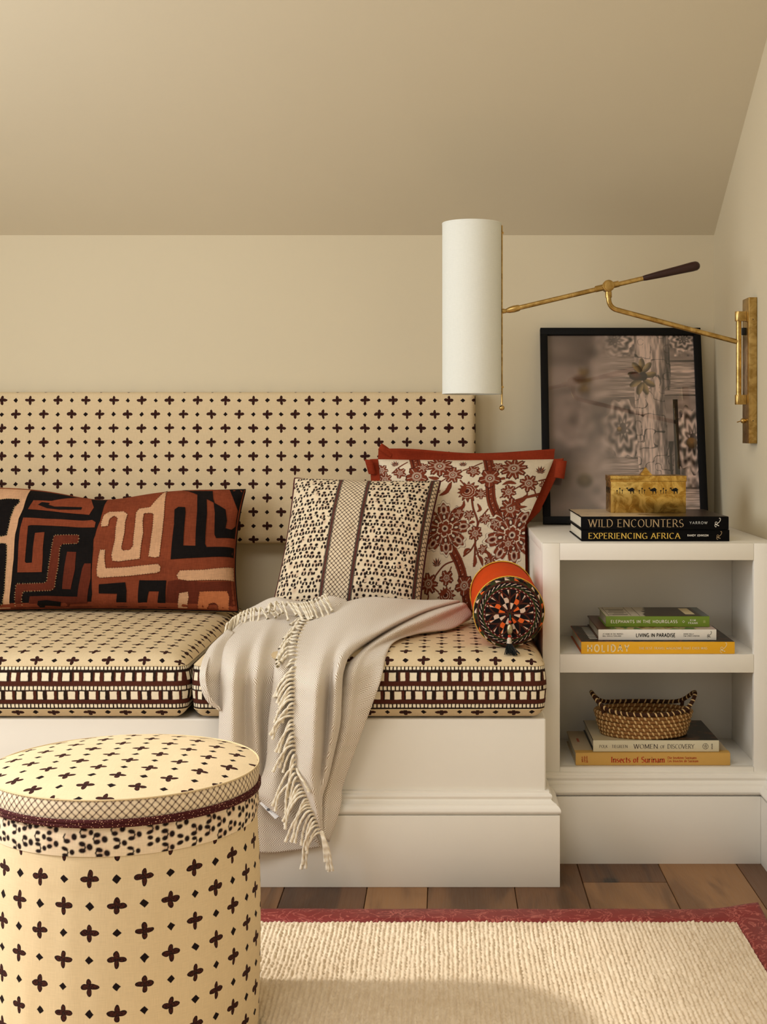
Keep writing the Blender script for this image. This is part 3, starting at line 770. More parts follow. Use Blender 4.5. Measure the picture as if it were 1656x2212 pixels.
# ------------------------------------------------------------------ floral pillow with folded rust flange
fp = Pillow(PX(832, 1323, 3.335), PX(1140, 1323, 3.335), PX(1196, 992, 3.470), PX(816, 992, 3.470), 0.070, 0.045, 0.030, 0.0, 6)
def against_unit(P, base=.2005, extra=0.0):   # the right side is pressed against the shelf unit below its top
    z = P[..., 2]; lim = base + np.clip(z - .690, 0, 1) * .50 + extra * np.clip((z - .690) / .03, 0, 1); P[..., 0] = np.minimum(P[..., 0], lim); return P
fp.post = against_unit
flo = thing('floral_pillow', 'square cream pillow with rust floral print and folded rust border', 'pillow', fp.base())
W_, H_ = 470, 440
cv = Canvas(W_, H_, (226, 211, 186)); rn = random.Random(3)
def fc(x, y):                                # survey point -> canvas cell
    u, v = fp.px2uv(780 + x / 3.6, 950 + y / 3.6); return (u * (W_ - 1), v * (H_ - 1))
KS = (W_ / (380 * 3.6)) * 0.97               # survey px -> canvas px
RU, DK, CRM = (124, 56, 34), (68, 27, 19), (228, 214, 192)
def blossom(x, y, r, n, rot=0.0, lobes=2, open_=1.0):
    cx, cy = fc(x, y); r *= KS * 1.26
    for (rr, c) in ((1.0, DK), (0.90, RU)):
        pts = []
        for k in range(n * 12):
            a = rot + 2 * math.pi * k / (n * 12); q = abs(math.sin(n * (a - rot) / 2)); f = 0.60 + 0.40 * q ** 0.7 * (1 + 0.15 * math.sin(n * 3 * a))
            pts.append((cx + rr * r * f * math.cos(a), cy + rr * r * f * math.sin(a)))
        cv.poly(pts, c)
    for k in range(n):
        a = rot + 2 * math.pi * (k + .5) / n
        cv.line([(cx + r * .40 * math.cos(a), cy + r * .40 * math.sin(a)), (cx + r * .82 * math.cos(a), cy + r * .82 * math.sin(a))], [0.6, 1.7], CRM)
        a2 = a + math.pi / n
        cv.line([(cx + r * .35 * math.cos(a2), cy + r * .35 * math.sin(a2)), (cx + r * .62 * math.cos(a2), cy + r * .62 * math.sin(a2))], 1.0, DK)
    if r > 10:
        cv.ell(cx, cy, r * .36, r * .36, CRM); cv.ell(cx, cy, r * .30, r * .30, RU); cv.ell(cx, cy, r * .14, r * .14, CRM); cv.ell(cx, cy, r * .08, r * .08, DK)
def lotus(x, y, r, rot=0.0):
    """spiky half-open flower"""
    cx, cy = fc(x, y); r *= KS
    for rr, c in ((1.0, DK), (0.92, RU)):
        pts = []
        for k in range(96):
            a = 2 * math.pi * k / 96; f = 0.66 + 0.34 * (abs((a * 13 / (2 * math.pi)) % 1 - 0.5) * 2) ** 1.3
            f *= 1.0 + 0.18 * math.cos(a - rot)
            pts.append((cx + rr * r * f * math.cos(a), cy + rr * r * f * math.sin(a)))
        cv.poly(pts, c)
    for q in (0.62, 0.42, 0.22):
        for k in range(7):
            a = rot + (k - 3) * 0.62
            arc = [(cx + r * q * math.cos(a + t) * (1 + .12 * math.cos(t * 6)), cy + r * q * math.sin(a + t)) for t in np.linspace(-.25, .25, 6)]
            cv.line(arc, 1.1, CRM)
    cv.ell(cx, cy, r * .13, r * .2, DK, rot)
def palm(x, y, r, rot):
    cx, cy = fc(x, y); r *= KS
    for k in range(9):
        a = rot + (k - 4) * 0.36; l = r * (1 - 0.04 * (k - 4) ** 2)
        tip = (cx + l * math.cos(a), cy + l * math.sin(a)); s1 = 0.17
        cv.poly([(cx, cy), (cx + l * .6 * math.cos(a - s1), cy + l * .6 * math.sin(a - s1)), tip, (cx + l * .6 * math.cos(a + s1), cy + l * .6 * math.sin(a + s1))], RU if k % 2 else DK)
def stem(pts, w=6, c=None):
    q = np.array([fc(*p) for p in pts]); q = sm(q, 24); cv.line(q, w * KS * 1.5, c or DK); cv.line(q, w * KS * .8, RU)
    return q
def leaf(pts, w):
    q = sm(np.array([fc(*p) for p in pts]), 20); ww = w * KS * np.sin(np.pi * np.linspace(0.08, 1, 20)) ** .8
    cv.line(q, ww + 0.8, DK); cv.line(q, np.maximum(ww - .8, .3), RU)
    for k in range(3, 18, 3):
        d = q[k + 1] - q[k]; d /= max(np.linalg.norm(d), 1e-6); nn = np.array([-d[1], d[0]]) * (1 if k % 2 else -1)
        cv.line([q[k], q[k] + nn * ww[k] * .9 + d * 2.4], [2.0, .4], RU)
def trunk(pts, w):
    w = w * 1.18; q = sm(np.array([fc(*p) for p in pts]), 46); cv.line(q, w * KS, DK); cv.line(q, w * KS * .92, RU)
    off = np.stack([np.gradient(q[:, 1]), -np.gradient(q[:, 0])], 1); off /= np.linalg.norm(off, axis=1, keepdims=True)
    cv.line(q + off * w * KS * .22, w * KS * .16, DK, .55); cv.line(q - off * w * KS * .25, w * KS * .12, DK, .5)
    for k in range(2, 44, 3):
        sgn = 1 if k % 2 else -1; b = q[k] + off[k] * sgn * w * KS * .45; t = (q[min(k + 2, 45)] - q[k]); t /= max(np.linalg.norm(t), 1e-6)
        cv.line([b, b + off[k] * sgn * 3.6 + t * 3.0], [2.6, .5], RU)
        cv.line([q[k] - off[k] * 2 * sgn, q[k] + off[k] * 1.5 + t * 1.5], [1.4, .6], CRM)
def medallion(x, y, r, rot=0.2):
    cx, cy = fc(x, y); r *= KS * 1.20
    def star(rr, c, n=8, depth=.36, al=1.0, ph=0.0):
        pts = []
        for k in range(n * 20):
            a = 2 * math.pi * k / (n * 20); q = abs(math.cos(n * a / 2)); f = 1 - depth + depth * q ** 0.75 + .05 * math.cos(3 * n * a)
            pts.append((cx + rr * f * math.cos(a + rot + ph), cy + rr * f * math.sin(a + rot + ph)))
        cv.poly(pts, c, al)
        return pts
    star(r * 1.05, DK); star(r * 1.03, CRM); star(r * .95, DK); star(r * .93, RU); star(r * .72, CRM, depth=.42); star(r * .69, RU, depth=.42)
    for k in range(8):
        a = rot + 2 * math.pi * k / 8; p = (cx + r * .72 * math.cos(a), cy + r * .72 * math.sin(a))
        cv.ell(*p, r * .17, r * .11, CRM, a); cv.ell(*p, r * .135, r * .08, RU, a); cv.ell(p[0], p[1], r * .07, r * .05, DK, a)
        for sgn in (-1, 1):
            b = a + sgn * .26; cv.line([(cx + r * .52 * math.cos(b), cy + r * .52 * math.sin(b)), (cx + r * .68 * math.cos(b + sgn * .1), cy + r * .68 * math.sin(b + sgn * .1))], [1.2, 2.2], DK)
        a3 = a + math.pi / 8; cv.line([(cx + r * .3 * math.cos(a3), cy + r * .3 * math.sin(a3)), (cx + r * .55 * math.cos(a3), cy + r * .55 * math.sin(a3))], 1.3, CRM)
        p = (cx + r * .44 * math.cos(a), cy + r * .44 * math.sin(a)); cv.ell(*p, r * .12, r * .08, DK, a); cv.ell(*p, r * .07, r * .04, CRM, a)
    star(r * .34, CRM, 6, .3, 1, .3); star(r * .29, RU, 6, .3, 1, .3); cv.ell(cx, cy, r * .11, r * .11, CRM); cv.ell(cx, cy, r * .07, r * .07, DK)
trunk([(412, 130), (425, 200), (432, 260), (430, 330), (470, 420), (520, 560)], 72); trunk([(650, 720), (705, 850), (755, 950), (785, 1040), (800, 1130), (815, 1230), (818, 1400)], 66)
trunk([(985, 130), (1000, 250), (1002, 360), (1012, 470), (1050, 570), (1120, 690)], 68)
stem([(860, 470), (872, 540), (905, 640), (890, 720), (885, 830), (880, 980)], 12); stem([(985, 540), (930, 610), (905, 670)], 9); stem([(885, 800), (850, 860), (795, 905)], 9)
stem([(890, 830), (910, 900), (940, 970)], 9); stem([(700, 330), (690, 380), (640, 425)], 8); stem([(770, 315), (800, 350)], 8); stem([(660, 300), (590, 345)], 7); stem([(940, 180), (860, 215), (790, 240)], 8)
stem([(360, 175), (300, 210), (240, 260)], 7); stem([(1250, 350), (1190, 385), (1080, 450)], 8); stem([(1290, 395), (1285, 440), (1240, 470)], 8); stem([(1345, 390), (1365, 450)], 8); stem([(1460, 300), (1380, 320)], 8)
stem([(725, 940), (640, 980), (560, 1080)], 9); stem([(700, 990), (680, 1040)], 7); stem([(515, 1180), (520, 1230), (490, 1290)], 8); stem([(560, 1150), (600, 1185)], 8); stem([(870, 560), (840, 590)], 6); stem([(880, 900), (945, 855)], 6)
medallion(650, 690, 185, .1); medallion(1172, 742, 205, .25)
for a in ((610, 205, 88, 9, .2), (1185, 222, 92, 9, .5), (712, 272, 66, 7, .1), (1302, 338, 66, 7, .6), (1145, 405, 54, 6, .3), (1352, 515, 78, 7, .2), (522, 1120, 72, 7, .4), (185, 310, 50, 7, 0), (158, 240, 46, 6, .3), (1000, 300, 78, 5, .3), (432, 285, 78, 5, .2), (800, 1135, 72, 5, .3), (1420, 350, 34, 5, .2)): blossom(*a)
lotus(822, 398, 102, -.4); lotus(655, 1210, 92, -.9); palm(1390, 262, 78, math.pi/2); palm(270, 205, 62, math.pi/2 + .3); palm(790, 205, 62, math.pi/2); palm(590, 985, 76, math.pi/2 + .2)
for a in ((300, 258, 44, 5, .1), (872, 245, 48, 5, .2), (662, 1075, 54, 5, .2), (945, 852, 36, 5, .1), (838, 585, 36, 5, .4), (962, 615, 40, 6, .2), (885, 728, 52, 6, .3)): blossom(*a)
leaf([(690, 340), (665, 400), (605, 435)], 34); leaf([(1290, 430), (1240, 475), (1125, 530)], 36); leaf([(880, 900), (885, 950), (870, 990)], 30); leaf([(905, 900), (935, 930), (945, 985)], 22); leaf([(1200, 340), (1150, 330), (1095, 350)], 30)
leaf([(600, 300), (570, 300), (520, 290)], 30); leaf([(800, 900), (815, 860), (850, 850)], 26); leaf([(905, 500), (925, 540), (900, 560)], 22); leaf([(880, 640), (860, 640), (835, 655)], 20); leaf([(1085, 300), (1110, 300), (1080, 310)], 20)
for a_ in ((480, 215, 40, 6, .2), (560, 400, 46, 6, .5), (930, 420, 40, 6, .1), (1060, 210, 40, 5, .3), (1390, 640, 50, 6, .2), (760, 560, 38, 5, .4), (1000, 940, 44, 6, .2), (930, 1080, 50, 6, .5), (1040, 660, 30, 5, .1)): blossom(*a_)
for a_ in ([(540, 330), (580, 380), (560, 440)], [(1200, 470), (1230, 520), (1290, 520)], [(930, 1000), (960, 1050), (940, 1100)], [(740, 540), (790, 520), (800, 470)], [(1400, 430), (1430, 400), (1440, 360)], [(960, 860), (1000, 900), (1010, 960)]): leaf(a_, 26)
for _ in range(60):
    x, y = rn.uniform(140, 1440), rn.uniform(150, 1250); cx, cy = fc(x, y)
    cv.line([(cx, cy), (cx + rn.uniform(-5, 5), cy + rn.uniform(-4, 4))], .7, DK, .45)
M_PRINT = print_mat('printed_linen')
fp.face('front_cover', M_PRINT, flo, W_, H_, 1, cv.a)
M_FLANGE = cloth('flange_rust', (142, 52, 28), 0.18, 620); M_FLANGE_D = M_FLANGE
fp.face('back_cover', M_FLANGE, flo, 40, 40, -1)
def flange(edge, wd, fold, n=70, name='flange'):
    """double strip standing off one edge; edge(t) -> (u, v), outward (eu, ev) in pillow axes"""
    t = np.linspace(0, 1, n); U, V = edge(t); P = fp.at(U, V, 1)
    e1 = (fp.c[1] - fp.c[0]) / fp.w; e2 = (fp.c[3] - fp.c[0]) / fp.h
    ctr = fp.at(np.array([.5]), np.array([.5]), 1)[0]
    k = 5; out = []
    for i in range(k + 1):
        s_ = i / k; out.append(P + fold(t, s_, wd))
    A = np.array(out); B = A[::-1] - fp.n * -0.0030
    G = against_unit(np.concatenate([A, B]), .2095, .018)
    o = obj(name, grid_mesh(name, G), M_FLANGE); keep(o, flo); return o
E1 = (fp.c[1] - fp.c[0]) / fp.w; E2 = fp.up; NN = fp.n
def side_fold(dirv, curl):
    def f(t, s_, wd):
        w_ = wd * (1 + 0.10 * np.sin(t * 9 + 1)) * s_
        return np.outer(w_, dirv) + np.outer(curl(t) * s_ * (0.4 + s_), NN)
    return f
flange(lambda t: (t, np.ones_like(t)), .0235, side_fold(E2 * .92, lambda t: 0.010 * np.sin(t * 7) + 0.008))
flange(lambda t: (np.ones_like(t), t), .0290, side_fold(E1 * .92 - NN * .2, lambda t: 0.008 * np.sin(t * 6 + 2)))
flange(lambda t: (np.zeros_like(t), t), .0240, side_fold(-E1 * .95, lambda t: 0.008 * np.sin(t * 6)))
flange(lambda t: (t, np.zeros_like(t)), .006, side_fold(-E2 * .6, lambda t: 0.004 + 0 * t))
def loop_fold(c, d1, d2, w, L):
    """the inverted pleat at a corner: a strip that folds over on itself"""
    b = MB(); c = Vector(c); d1 = Vector(d1); d2 = Vector(d2); nn = Vector(NN)
    prof = [c, c + d1 * L * .5 + nn * .006, c + d1 * L + nn * .010, c + d1 * L * .96 + nn * .017, c + d1 * L * .45 + nn * .015, c - d1 * L * .15 + nn * .006]
    prof = [Vector(p) for p in spline([tuple(p) for p in prof], 22)]; rows = [[p, p + d2 * w * .5 + nn * .0015, p + d2 * w] for p in prof]
    G = np.array([[tuple(q) for q in r] for r in rows]); th_ = G + np.array(nn) * .0022
    G2 = np.concatenate([G, th_[:, ::-1], G[:, :1]], 1)
    o = obj('corner_pleat', grid_mesh('corner_pleat', G2), M_FLANGE); keep(o, flo)
tl = fp.at(np.array([0.0]), np.array([1.0]))[0]; tr = fp.at(np.array([1.0]), np.array([1.0]))[0]
e1 = np.array(E1); e2 = np.array(E2)
loop_fold(tl + e1 * .028 + e2 * .004, -e1 * .8 + e2 * .5, e2 * .8 + e1 * .35, .020, .034); loop_fold(tl + e2 * -.040 - e1 * .002, e2 * .85 - e1 * .3, -e1 * .9 + e2 * .1, .022, .036)
loop_fold(tr + e1 * .002 - e2 * .046, e2 * .95 + e1 * .1, e1 * 1.0 - e2 * .15, .026, .040)

# ------------------------------------------------------------------ spotted pillow with lattice stripe
sp = Pillow(PX(582, 1338, 3.155), PX(904, 1341, 3.155), PX(950, 1040, 3.335), PX(637, 1034, 3.335), 0.078, 0.045, 0.050, 0.0, 11)
spo = thing('spotted_pillow', 'square pillow with dark animal spots and a lattice centre stripe', 'pillow', sp.base())
SPOT, BLUSH, SPG, MAR = (30, 17, 16), (190, 150, 124), (232, 214, 184), (74, 24, 24)
def spots(cv, x0, x1, y0, y1, sc, rn, turn=False):
    """rows of brushed paw-like marks: a blob above two short strokes; sc = canvas px per mm"""
    ux, uy = 14.8 * sc, 18.0 * sc; ny = int((y1 - y0) / uy) + 2; nx = int((x1 - x0) / ux) + 2
    for j in range(ny):
        for i in range(nx):
            cx = x0 + (i + .5 + (j % 2) * .45 + rn.uniform(-.15, .15)) * ux; cy = y0 + (j + .5 + rn.uniform(-.12, .12)) * uy
            if not (x0 < cx < x1 and y0 < cy < y1): continue
            if rn.random() < .55: cv.ell(cx, cy, 5.2 * sc, 6 * sc, BLUSH, 0, .5, .6)
            r = rn.uniform(.85, 1.15)
            cv.ell(cx + rn.uniform(-.8, .8) * sc, cy + 5.0 * sc, 3.4 * sc * r, 3.0 * sc * r, SPOT, rn.uniform(-.4, .4), 1, .2)
            for sg in (-1, 1):
                if rn.random() < .93: cv.ell(cx + sg * 3.7 * sc + rn.uniform(-.5, .5) * sc, cy - 3.2 * sc, 2.5 * sc * r, rn.uniform(3.2, 4.4) * sc, SPOT, sg * rn.uniform(-.05, .35), 1, .22)
            if rn.random() < .40: cv.line([(cx - 3.4 * sc, cy - 5.6 * sc), (cx, cy - 7.2 * sc), (cx + 3.4 * sc, cy - 5.6 * sc)], 1.6 * sc, SPOT)
            elif rn.random() < .55: cv.line([(cx - 3.4 * sc, cy - 1.2 * sc), (cx, cy + .4 * sc), (cx + 3.4 * sc, cy - 1.2 * sc)], 1.5 * sc, SPOT)
def lattice(cv, x0, x1, y0, y1, sc, p=7.2):
    i0, i1, j0, j1 = int(y0), int(y1), int(x0), int(x1); Y, X = np.mgrid[i0:i1, j0:j1] * 1.0; p *= sc
    wb = 0.5 * sc * vnoise(X / (4 * sc), Y / (4 * sc), 2)
    a = np.abs(((X + Y + wb) / p / 1.414 * 1.0) % 1 - .5) * p * 1.0; b = np.abs(((X - Y + wb) / p / 1.414) % 1 - .5) * p * 1.0
    a = p * .5 - a; b = p * .5 - b
    al = np.clip(0.75 * sc - np.minimum(a, b) + .5, 0, 1); dot = np.clip(1.5 * sc - np.hypot(a, b) + .5, 0, 1)
    cv.put(i0, i1, j0, j1, np.maximum(al * .85, dot), (62, 28, 24))
W_, H_ = 440, 420; cv = Canvas(W_, H_, SPG); rn = random.Random(8); sc = W_ / (sp.w * 1000)
spots(cv, 0, W_, 0, H_, sc * 1.04, rn)
# leaning stripe, as sewn
sx0, sx1 = 0.335 * W_, 0.525 * W_
cv.poly([(sx0, -2), (sx1, -2), (sx1, H_ + 2), (sx0, H_ + 2)], SPG); lattice(cv, sx0, sx1, 0, H_, sc)
cv.poly([(W_ * .948, -2), (W_ + 2, -2), (W_ + 2, H_ + 2), (W_ * .948, H_ + 2)], SPG); lattice(cv, W_ * .955, W_, 0, H_, sc)
for xb in (sx0, sx1, W_ * .952):
    cv.poly([(xb - 5.2 * sc, -2), (xb + 5.2 * sc, -2), (xb + 5.2 * sc, H_ + 2), (xb - 5.2 * sc, H_ + 2)], (22, 12, 14)); cv.poly([(xb - 2 * sc, -2), (xb + 2 * sc, -2), (xb + 2 * sc, H_ + 2), (xb - 2 * sc, H_ + 2)], MAR)
    k = 0.0
    while k < H_:
        for dx, c in ((-3.3, SPG), (3.3, SPG), (0, (196, 150, 128))): cv.ell(xb + dx * sc, k + (1.4 * sc if dx == 0 else 0), .55 * sc, .75 * sc, c, 0, .8)
        k += 3.1 * sc
sp.face('front_cover', M_PRINT, spo, W_, H_, 1, cv.a); sp.face('back_cover', M_CROSS, spo, 40, 40, -1)
keep(MB().tube(list(sp.rim(60)), 0.0034, 8).build('piping', plain('piping_maroon', (72, 22, 24), 0.85, bump=.2), None, smooth=True), spo)
# ------------------------------------------------------------------ lettering: a small stroke alphabet
def arc(cx, cy, rx, ry, a0, a1, n=10):
    return [(cx + rx * math.cos(math.radians(a0 + (a1 - a0) * i / n)), cy + ry * math.sin(math.radians(a0 + (a1 - a0) * i / n))) for i in range(n + 1)]
G = {  # glyph: (advance, strokes)
 'A': (.78, [[(0.04,0),(.39,1)], [(.39,1),(.74,0)], [(.17,.36),(.61,.36)]]),
 'B': (.64, [[(.1,0),(.1,1)], [(.1,1),(.3,1)] + arc(.3,.76,.22,.24,90,-90) + [(.1,.52)], [(.1,.52),(.32,.52)] + arc(.32,.26,.25,.26,90,-90) + [(.1,0)]]),
 'C': (.76, [arc(.42,.5,.34,.5,50,310,16)]),
 'D': (.78, [[(.1,0),(.1,1)], [(.1,1),(.3,1)] + arc(.3,.5,.40,.5,90,-90,14) + [(.1,0)]]),
 'E': (.62, [[(.1,0),(.1,1)], [(.1,1),(.54,1)], [(.1,.52),(.46,.52)], [(.1,0),(.56,0)]]),
 'F': (.58, [[(.1,0),(.1,1)], [(.1,1),(.54,1)], [(.1,.52),(.46,.52)]]),
 'G': (.80, [arc(.42,.5,.34,.5,50,330,16), [(.72,.02),(.72,.42)], [(.48,.42),(.76,.42)]]),
 'H': (.80, [[(.1,0),(.1,1)], [(.7,0),(.7,1)], [(.1,.52),(.7,.52)]]),
 'I': (.30, [[(.15,0),(.15,1)]]),
 'J': (.42, [[(.3,1),(.3,.2)] + arc(.14,.2,.16,.22,0,-100,6)]),
 'K': (.74, [[(.1,0),(.1,1)], [(.64,1),(.12,.45)], [(.26,.58),(.70,0)]]),
 'L': (.58, [[(.1,0),(.1,1)], [(.1,0),(.54,0)]]),
 'M': (.94, [[(.1,0),(.14,1)], [(.14,1),(.47,.08)], [(.47,.08),(.80,1)], [(.80,1),(.84,0)]]),
 'N': (.84, [[(.1,0),(.1,1)], [(.1,1),(.72,0)], [(.72,0),(.72,1)]]),
 'O': (.84, [arc(.42,.5,.35,.5,0,360,24)]),
 'P': (.62, [[(.1,0),(.1,1)], [(.1,1),(.3,1)] + arc(.3,.74,.25,.26,90,-90) + [(.1,.48)]]),
 'R': (.70, [[(.1,0),(.1,1)], [(.1,1),(.3,1)] + arc(.3,.75,.24,.25,90,-90) + [(.1,.50)], [(.32,.5),(.66,0)]]),
 'S': (.58, [arc(.30,.745,.21,.255,45,180,10)[:-1] + arc(.30,.745,.21,.24,180,270,6) + arc(.29,.255,.23,.25,90,-140,14)]),
 'T': (.68, [[(.34,0),(.34,1)], [(.04,1),(.64,1)]]),
 'U': (.80, [[(.1,1),(.1,.32)] + arc(.4,.32,.3,.32,180,360,14) + [(.7,1)]]),
 'V': (.76, [[(.04,1),(.38,0)], [(.38,0),(.72,1)]]),
 'W': (1.08, [[(.04,1),(.30,0)], [(.30,0),(.54,1)], [(.54,1),(.78,0)], [(.78,0),(1.04,1)]]),
 'X': (.74, [[(.06,1),(.68,0)], [(.68,1),(.06,0)]]),
 'Y': (.72, [[(.04,1),(.36,.48)], [(.68,1),(.36,.48)], [(.36,.48),(.36,0)]]),
 'a': (.50, [arc(.24,.48,.16,.18,150,30,6) + [(.40,.40),(.40,.0)], arc(.24,.18,.17,.18,60,360,14)]),
 'b': (.55, [[(.1,1),(.1,0)], arc(.29,.33,.19,.33,150,-150,14)]),
 'c': (.48, [arc(.27,.33,.20,.33,50,310,14)]),
 'd': (.56, [[(.46,1),(.46,0)], arc(.27,.33,.19,.33,30,330,14)]),
 'e': (.50, [[(.08,.36),(.45,.36)] + arc(.27,.34,.19,.32,0,310,16)]),
 'f': (.36, [[(.15,0),(.15,.78)] + arc(.31,.78,.16,.22,180,70,6), [(.02,.64),(.32,.64)]]),
 'i': (.26, [[(.13,0),(.13,.66)], [(.13,.86),(.13,.95)]]),
 'k': (.54, [[(.1,0),(.1,1)], [(.45,.66),(.12,.28)], [(.22,.38),(.50,0)]]),
 'l': (.26, [[(.13,0),(.13,1)]]),
 'm': (.86, [[(.1,0),(.1,.66)], [(.1,.45)] + arc(.27,.45,.17,.21,180,0,8) + [(.44,0)], [(.44,.45)] + arc(.60,.45,.16,.21,180,0,8) + [(.76,0)]]),
 'n': (.58, [[(.1,0),(.1,.66)], [(.1,.42)] + arc(.29,.44,.19,.22,180,0,8) + [(.48,0)]]),
 'o': (.54, [arc(.27,.33,.20,.33,0,360,18)]),
 'r': (.40, [[(.1,0),(.1,.66)], [(.1,.40)] + arc(.27,.46,.17,.20,180,60,6)]),
 's': (.42, [arc(.22,.49,.14,.17,50,250,10) + arc(.20,.17,.16,.17,70,-130,10)]),
 't': (.36, [[(.15,.9),(.15,.15)] + arc(.27,.15,.12,.15,180,290,6), [(.02,.64),(.32,.64)]]),
 'u': (.58, [[(.1,.66),(.1,.22)] + arc(.29,.22,.19,.22,180,340,8), [(.48,.66),(.48,0)]]),
 'y': (.52, [[(.06,.66),(.27,.05)], [(.48,.66),(.27,.05),(.12,-.28)]]),
 '&': (.72, [[(.66,0),(.2,.62)] + arc(.32,.80,.14,.19,200,-40,10) + [(.14,.34)] + arc(.29,.2,.18,.2,150,350,10) + [(.64,.42)]]),
 '-': (.40, [[(.06,.4),(.34,.4)]]), '.': (.34, [[(.12,.45),(.22,.45)]]), ' ': (.34, []),
}
def word(txt, style, thick=.12, space=0.10):
    """list of quads in em units and the total width"""
    quads = []; x = 0.0
    nib = math.radians(22)
    for ch in txt:
        adv, strokes = G[ch]
        for stn in strokes:
            pts = [Vector((p[0] + x, p[1])) for p in stn]
            L, R_ = [], []
            for i, p in enumerate(pts):
                d = (pts[min(i + 1, len(pts) - 1)] - pts[max(i - 1, 0)]); d = d.normalized() if d.length > 1e-9 else Vector((1, 0)); nrm = Vector((-d.y, d.x))
                w = thick if style == 'sans' else thick * (0.22 + 0.85 * abs(d.x * math.sin(nib) - d.y * math.cos(nib)))
                L.append(p + nrm * w / 2); R_.append(p - nrm * w / 2)
            for i in range(len(pts) - 1): quads.append((L[i], R_[i], R_[i + 1], L[i + 1]))
            if style == 'serif':
                for p, q in ((pts[0], pts[1]), (pts[-1], pts[-2])):
                    if abs(p.x - q.x) < abs(p.y - q.y) * 0.75 and (min(abs(p.y), abs(p.y - 1), abs(p.y - .66)) < 0.001):
                        s_ = .13; e = .022 if p.y < .01 else -.022
                        quads.append((p + Vector((-s_, e - .022)), p + Vector((s_, e - .022)), p + Vector((s_, e + .022)), p + Vector((-s_, e + .022))))
        x += adv + space
    return quads, x - space
def letters(txt, style, x0, x1, zc, h, yf, mat, parent, thick=.12, space=.10, name='title_lettering', turn=0, fit=True):
    """flat lettering on a spine (x right, z up) at depth yf, cap height h, fitted to x0..x1"""
    q, w = word(txt, style, thick, space); b = MB()
    sx = (x1 - x0) / w if fit else h
    for quad in q:
        vs = []
        for p in quad:
            if turn: vs.append((x0 + (p.y) * h, yf, zc + (p.x - w / 2) * (x1 - x0)))
            else: vs.append((x0 + p.x * sx, yf, zc + (p.y - .5) * h))
        b.add(vs, [(0, 1, 2, 3)])
    return under(b.build(name, mat, None, fix=False), SPINE, parent)
R_LOGO = [sm([(.10,.0),(.02,.10),(.10,.22),(.26,.14),(.30,.0)], 12), sm([(.05,.62),(.18,.70),(.36,.60),(.30,.40),(.12,.42),(.06,.55)], 16), sm([(.16,.72),(.20,.4),(.30,.05)], 8), sm([(.22,.42),(.55,.55),(.85,.80),(.98,1.15),(.86,1.30),(.78,1.22)], 16)]
def r_logo(x0, zc, size, yf, mat, parent):
    """the publisher's swash letter lying along the spine"""
    b = MB()
    strokes = [(sm([(.02,.30),(.10,.46),(.30,.40),(.42,.24)], 10), .05), (sm([(.0,.34),(.04,.14),(.18,.04),(.20,.16)], 10), .05),
               (sm([(.05,.42),(.30,.32),(.58,.20)], 8), .10), (sm([(.10,.42),(.06,.62),(.22,.74),(.34,.58),(.32,.42)], 14), .06), (sm([(.34,.50),(.56,.66),(.72,.88),(.78,1.12),(.66,1.24),(.60,1.16)], 16), .065)]
    for pts, w in strokes:
        pts = [Vector(p) for p in pts]
        for i in range(len(pts) - 1):
            d = (pts[i+1] - pts[i]).normalized(); nn = Vector((-d.y, d.x)) * w / 2
            b.add([(x0 + q.x * size, yf, zc + (q.y - .62) * size) for q in (pts[i] + nn, pts[i] - nn, pts[i+1] - nn, pts[i+1] + nn)], [(0, 1, 2, 3)])
    return under(b.build('emblem', mat, None, fix=False), SPINE, parent)
SPINE, TOPB = {}, {}
def under(o, table, th):                       # a detail of the spine or of the upper board
    o.parent = table.get(th.name, th)
    if th.name not in table: o.matrix_parent_inverse = Matrix.Translation(-Vector(th.location))
    return o
def ink(name, c): return plain(name, c, 0.55, 0.3, var=.03)
INK_W, INK_K, INK_GOLD, INK_TAN, INK_RED, INK_PLUM = ink('ink_white', (238, 232, 218)), ink('ink_black', (18, 16, 18)), ink('ink_gold', (226, 186, 84)), ink('ink_tan', (176, 150, 112)), ink('ink_red', (178, 44, 26)), ink('ink_plum', (62, 44, 46))
INK_PALE = ink('ink_pale', (236, 216, 168)); INK_GREY = ink('ink_grey', (190, 190, 186))
m = Mat('page_edges', 0.9, 0.1); o_ = m.coord('Object'); gx, gy, gz = m.xyz(o_); st = m.noise(m.vec(gx * 4.0, gy * 4.0, gz * 1500.0), 1.0, 2)
m.color(m.mix(st, lin((176, 166, 146)), lin((238, 231, 214)))); m.bump(st, 0.4, 0.0006); M_PAGES = m.mat
def book(name, label, x0, x1, yf, depth, z0, t, spine, cover, rot=0.0, group=None, over=.0035, ct=.0026, rounded=0.0):
    """hardback lying flat, spine to the front: boards, spine, page block"""
    th = thing(name, label, 'book', ((x0 + x1) / 2, yf + depth / 2, z0), group)
    keep(boxo('cover_board', cover, None, x0, x1, yf + .002, yf + depth, z0 + .0003, z0 + ct, .0007, 1), th)
    TOPB[th.name] = keep(boxo('cover_board', cover, None, x0, x1, yf + .002, yf + depth, z0 + t - ct, z0 + t, .0007, 1), th)
    SPINE[th.name] = keep(boxo('spine', spine, None, x0, x1, yf, yf + .0026, z0 + .0003, z0 + t, .0009, 2), th)
    keep(boxo('page_block', M_PAGES, None, x0 + over, x1 - over, yf + .003, yf + depth - over, z0 + ct, z0 + t - ct, .0003, 1), th)
    return th
def on_cover(th, x0, x1, y0, y1, z, mat, name='cover_print'):
    under(boxo(name, mat, None, x0, x1, y0, y1, z + .0001, z + .0004, 0), TOPB, th)
def gloss(name, c, r=.35): return plain(name, c, r, .4, var=.04, scale=30)
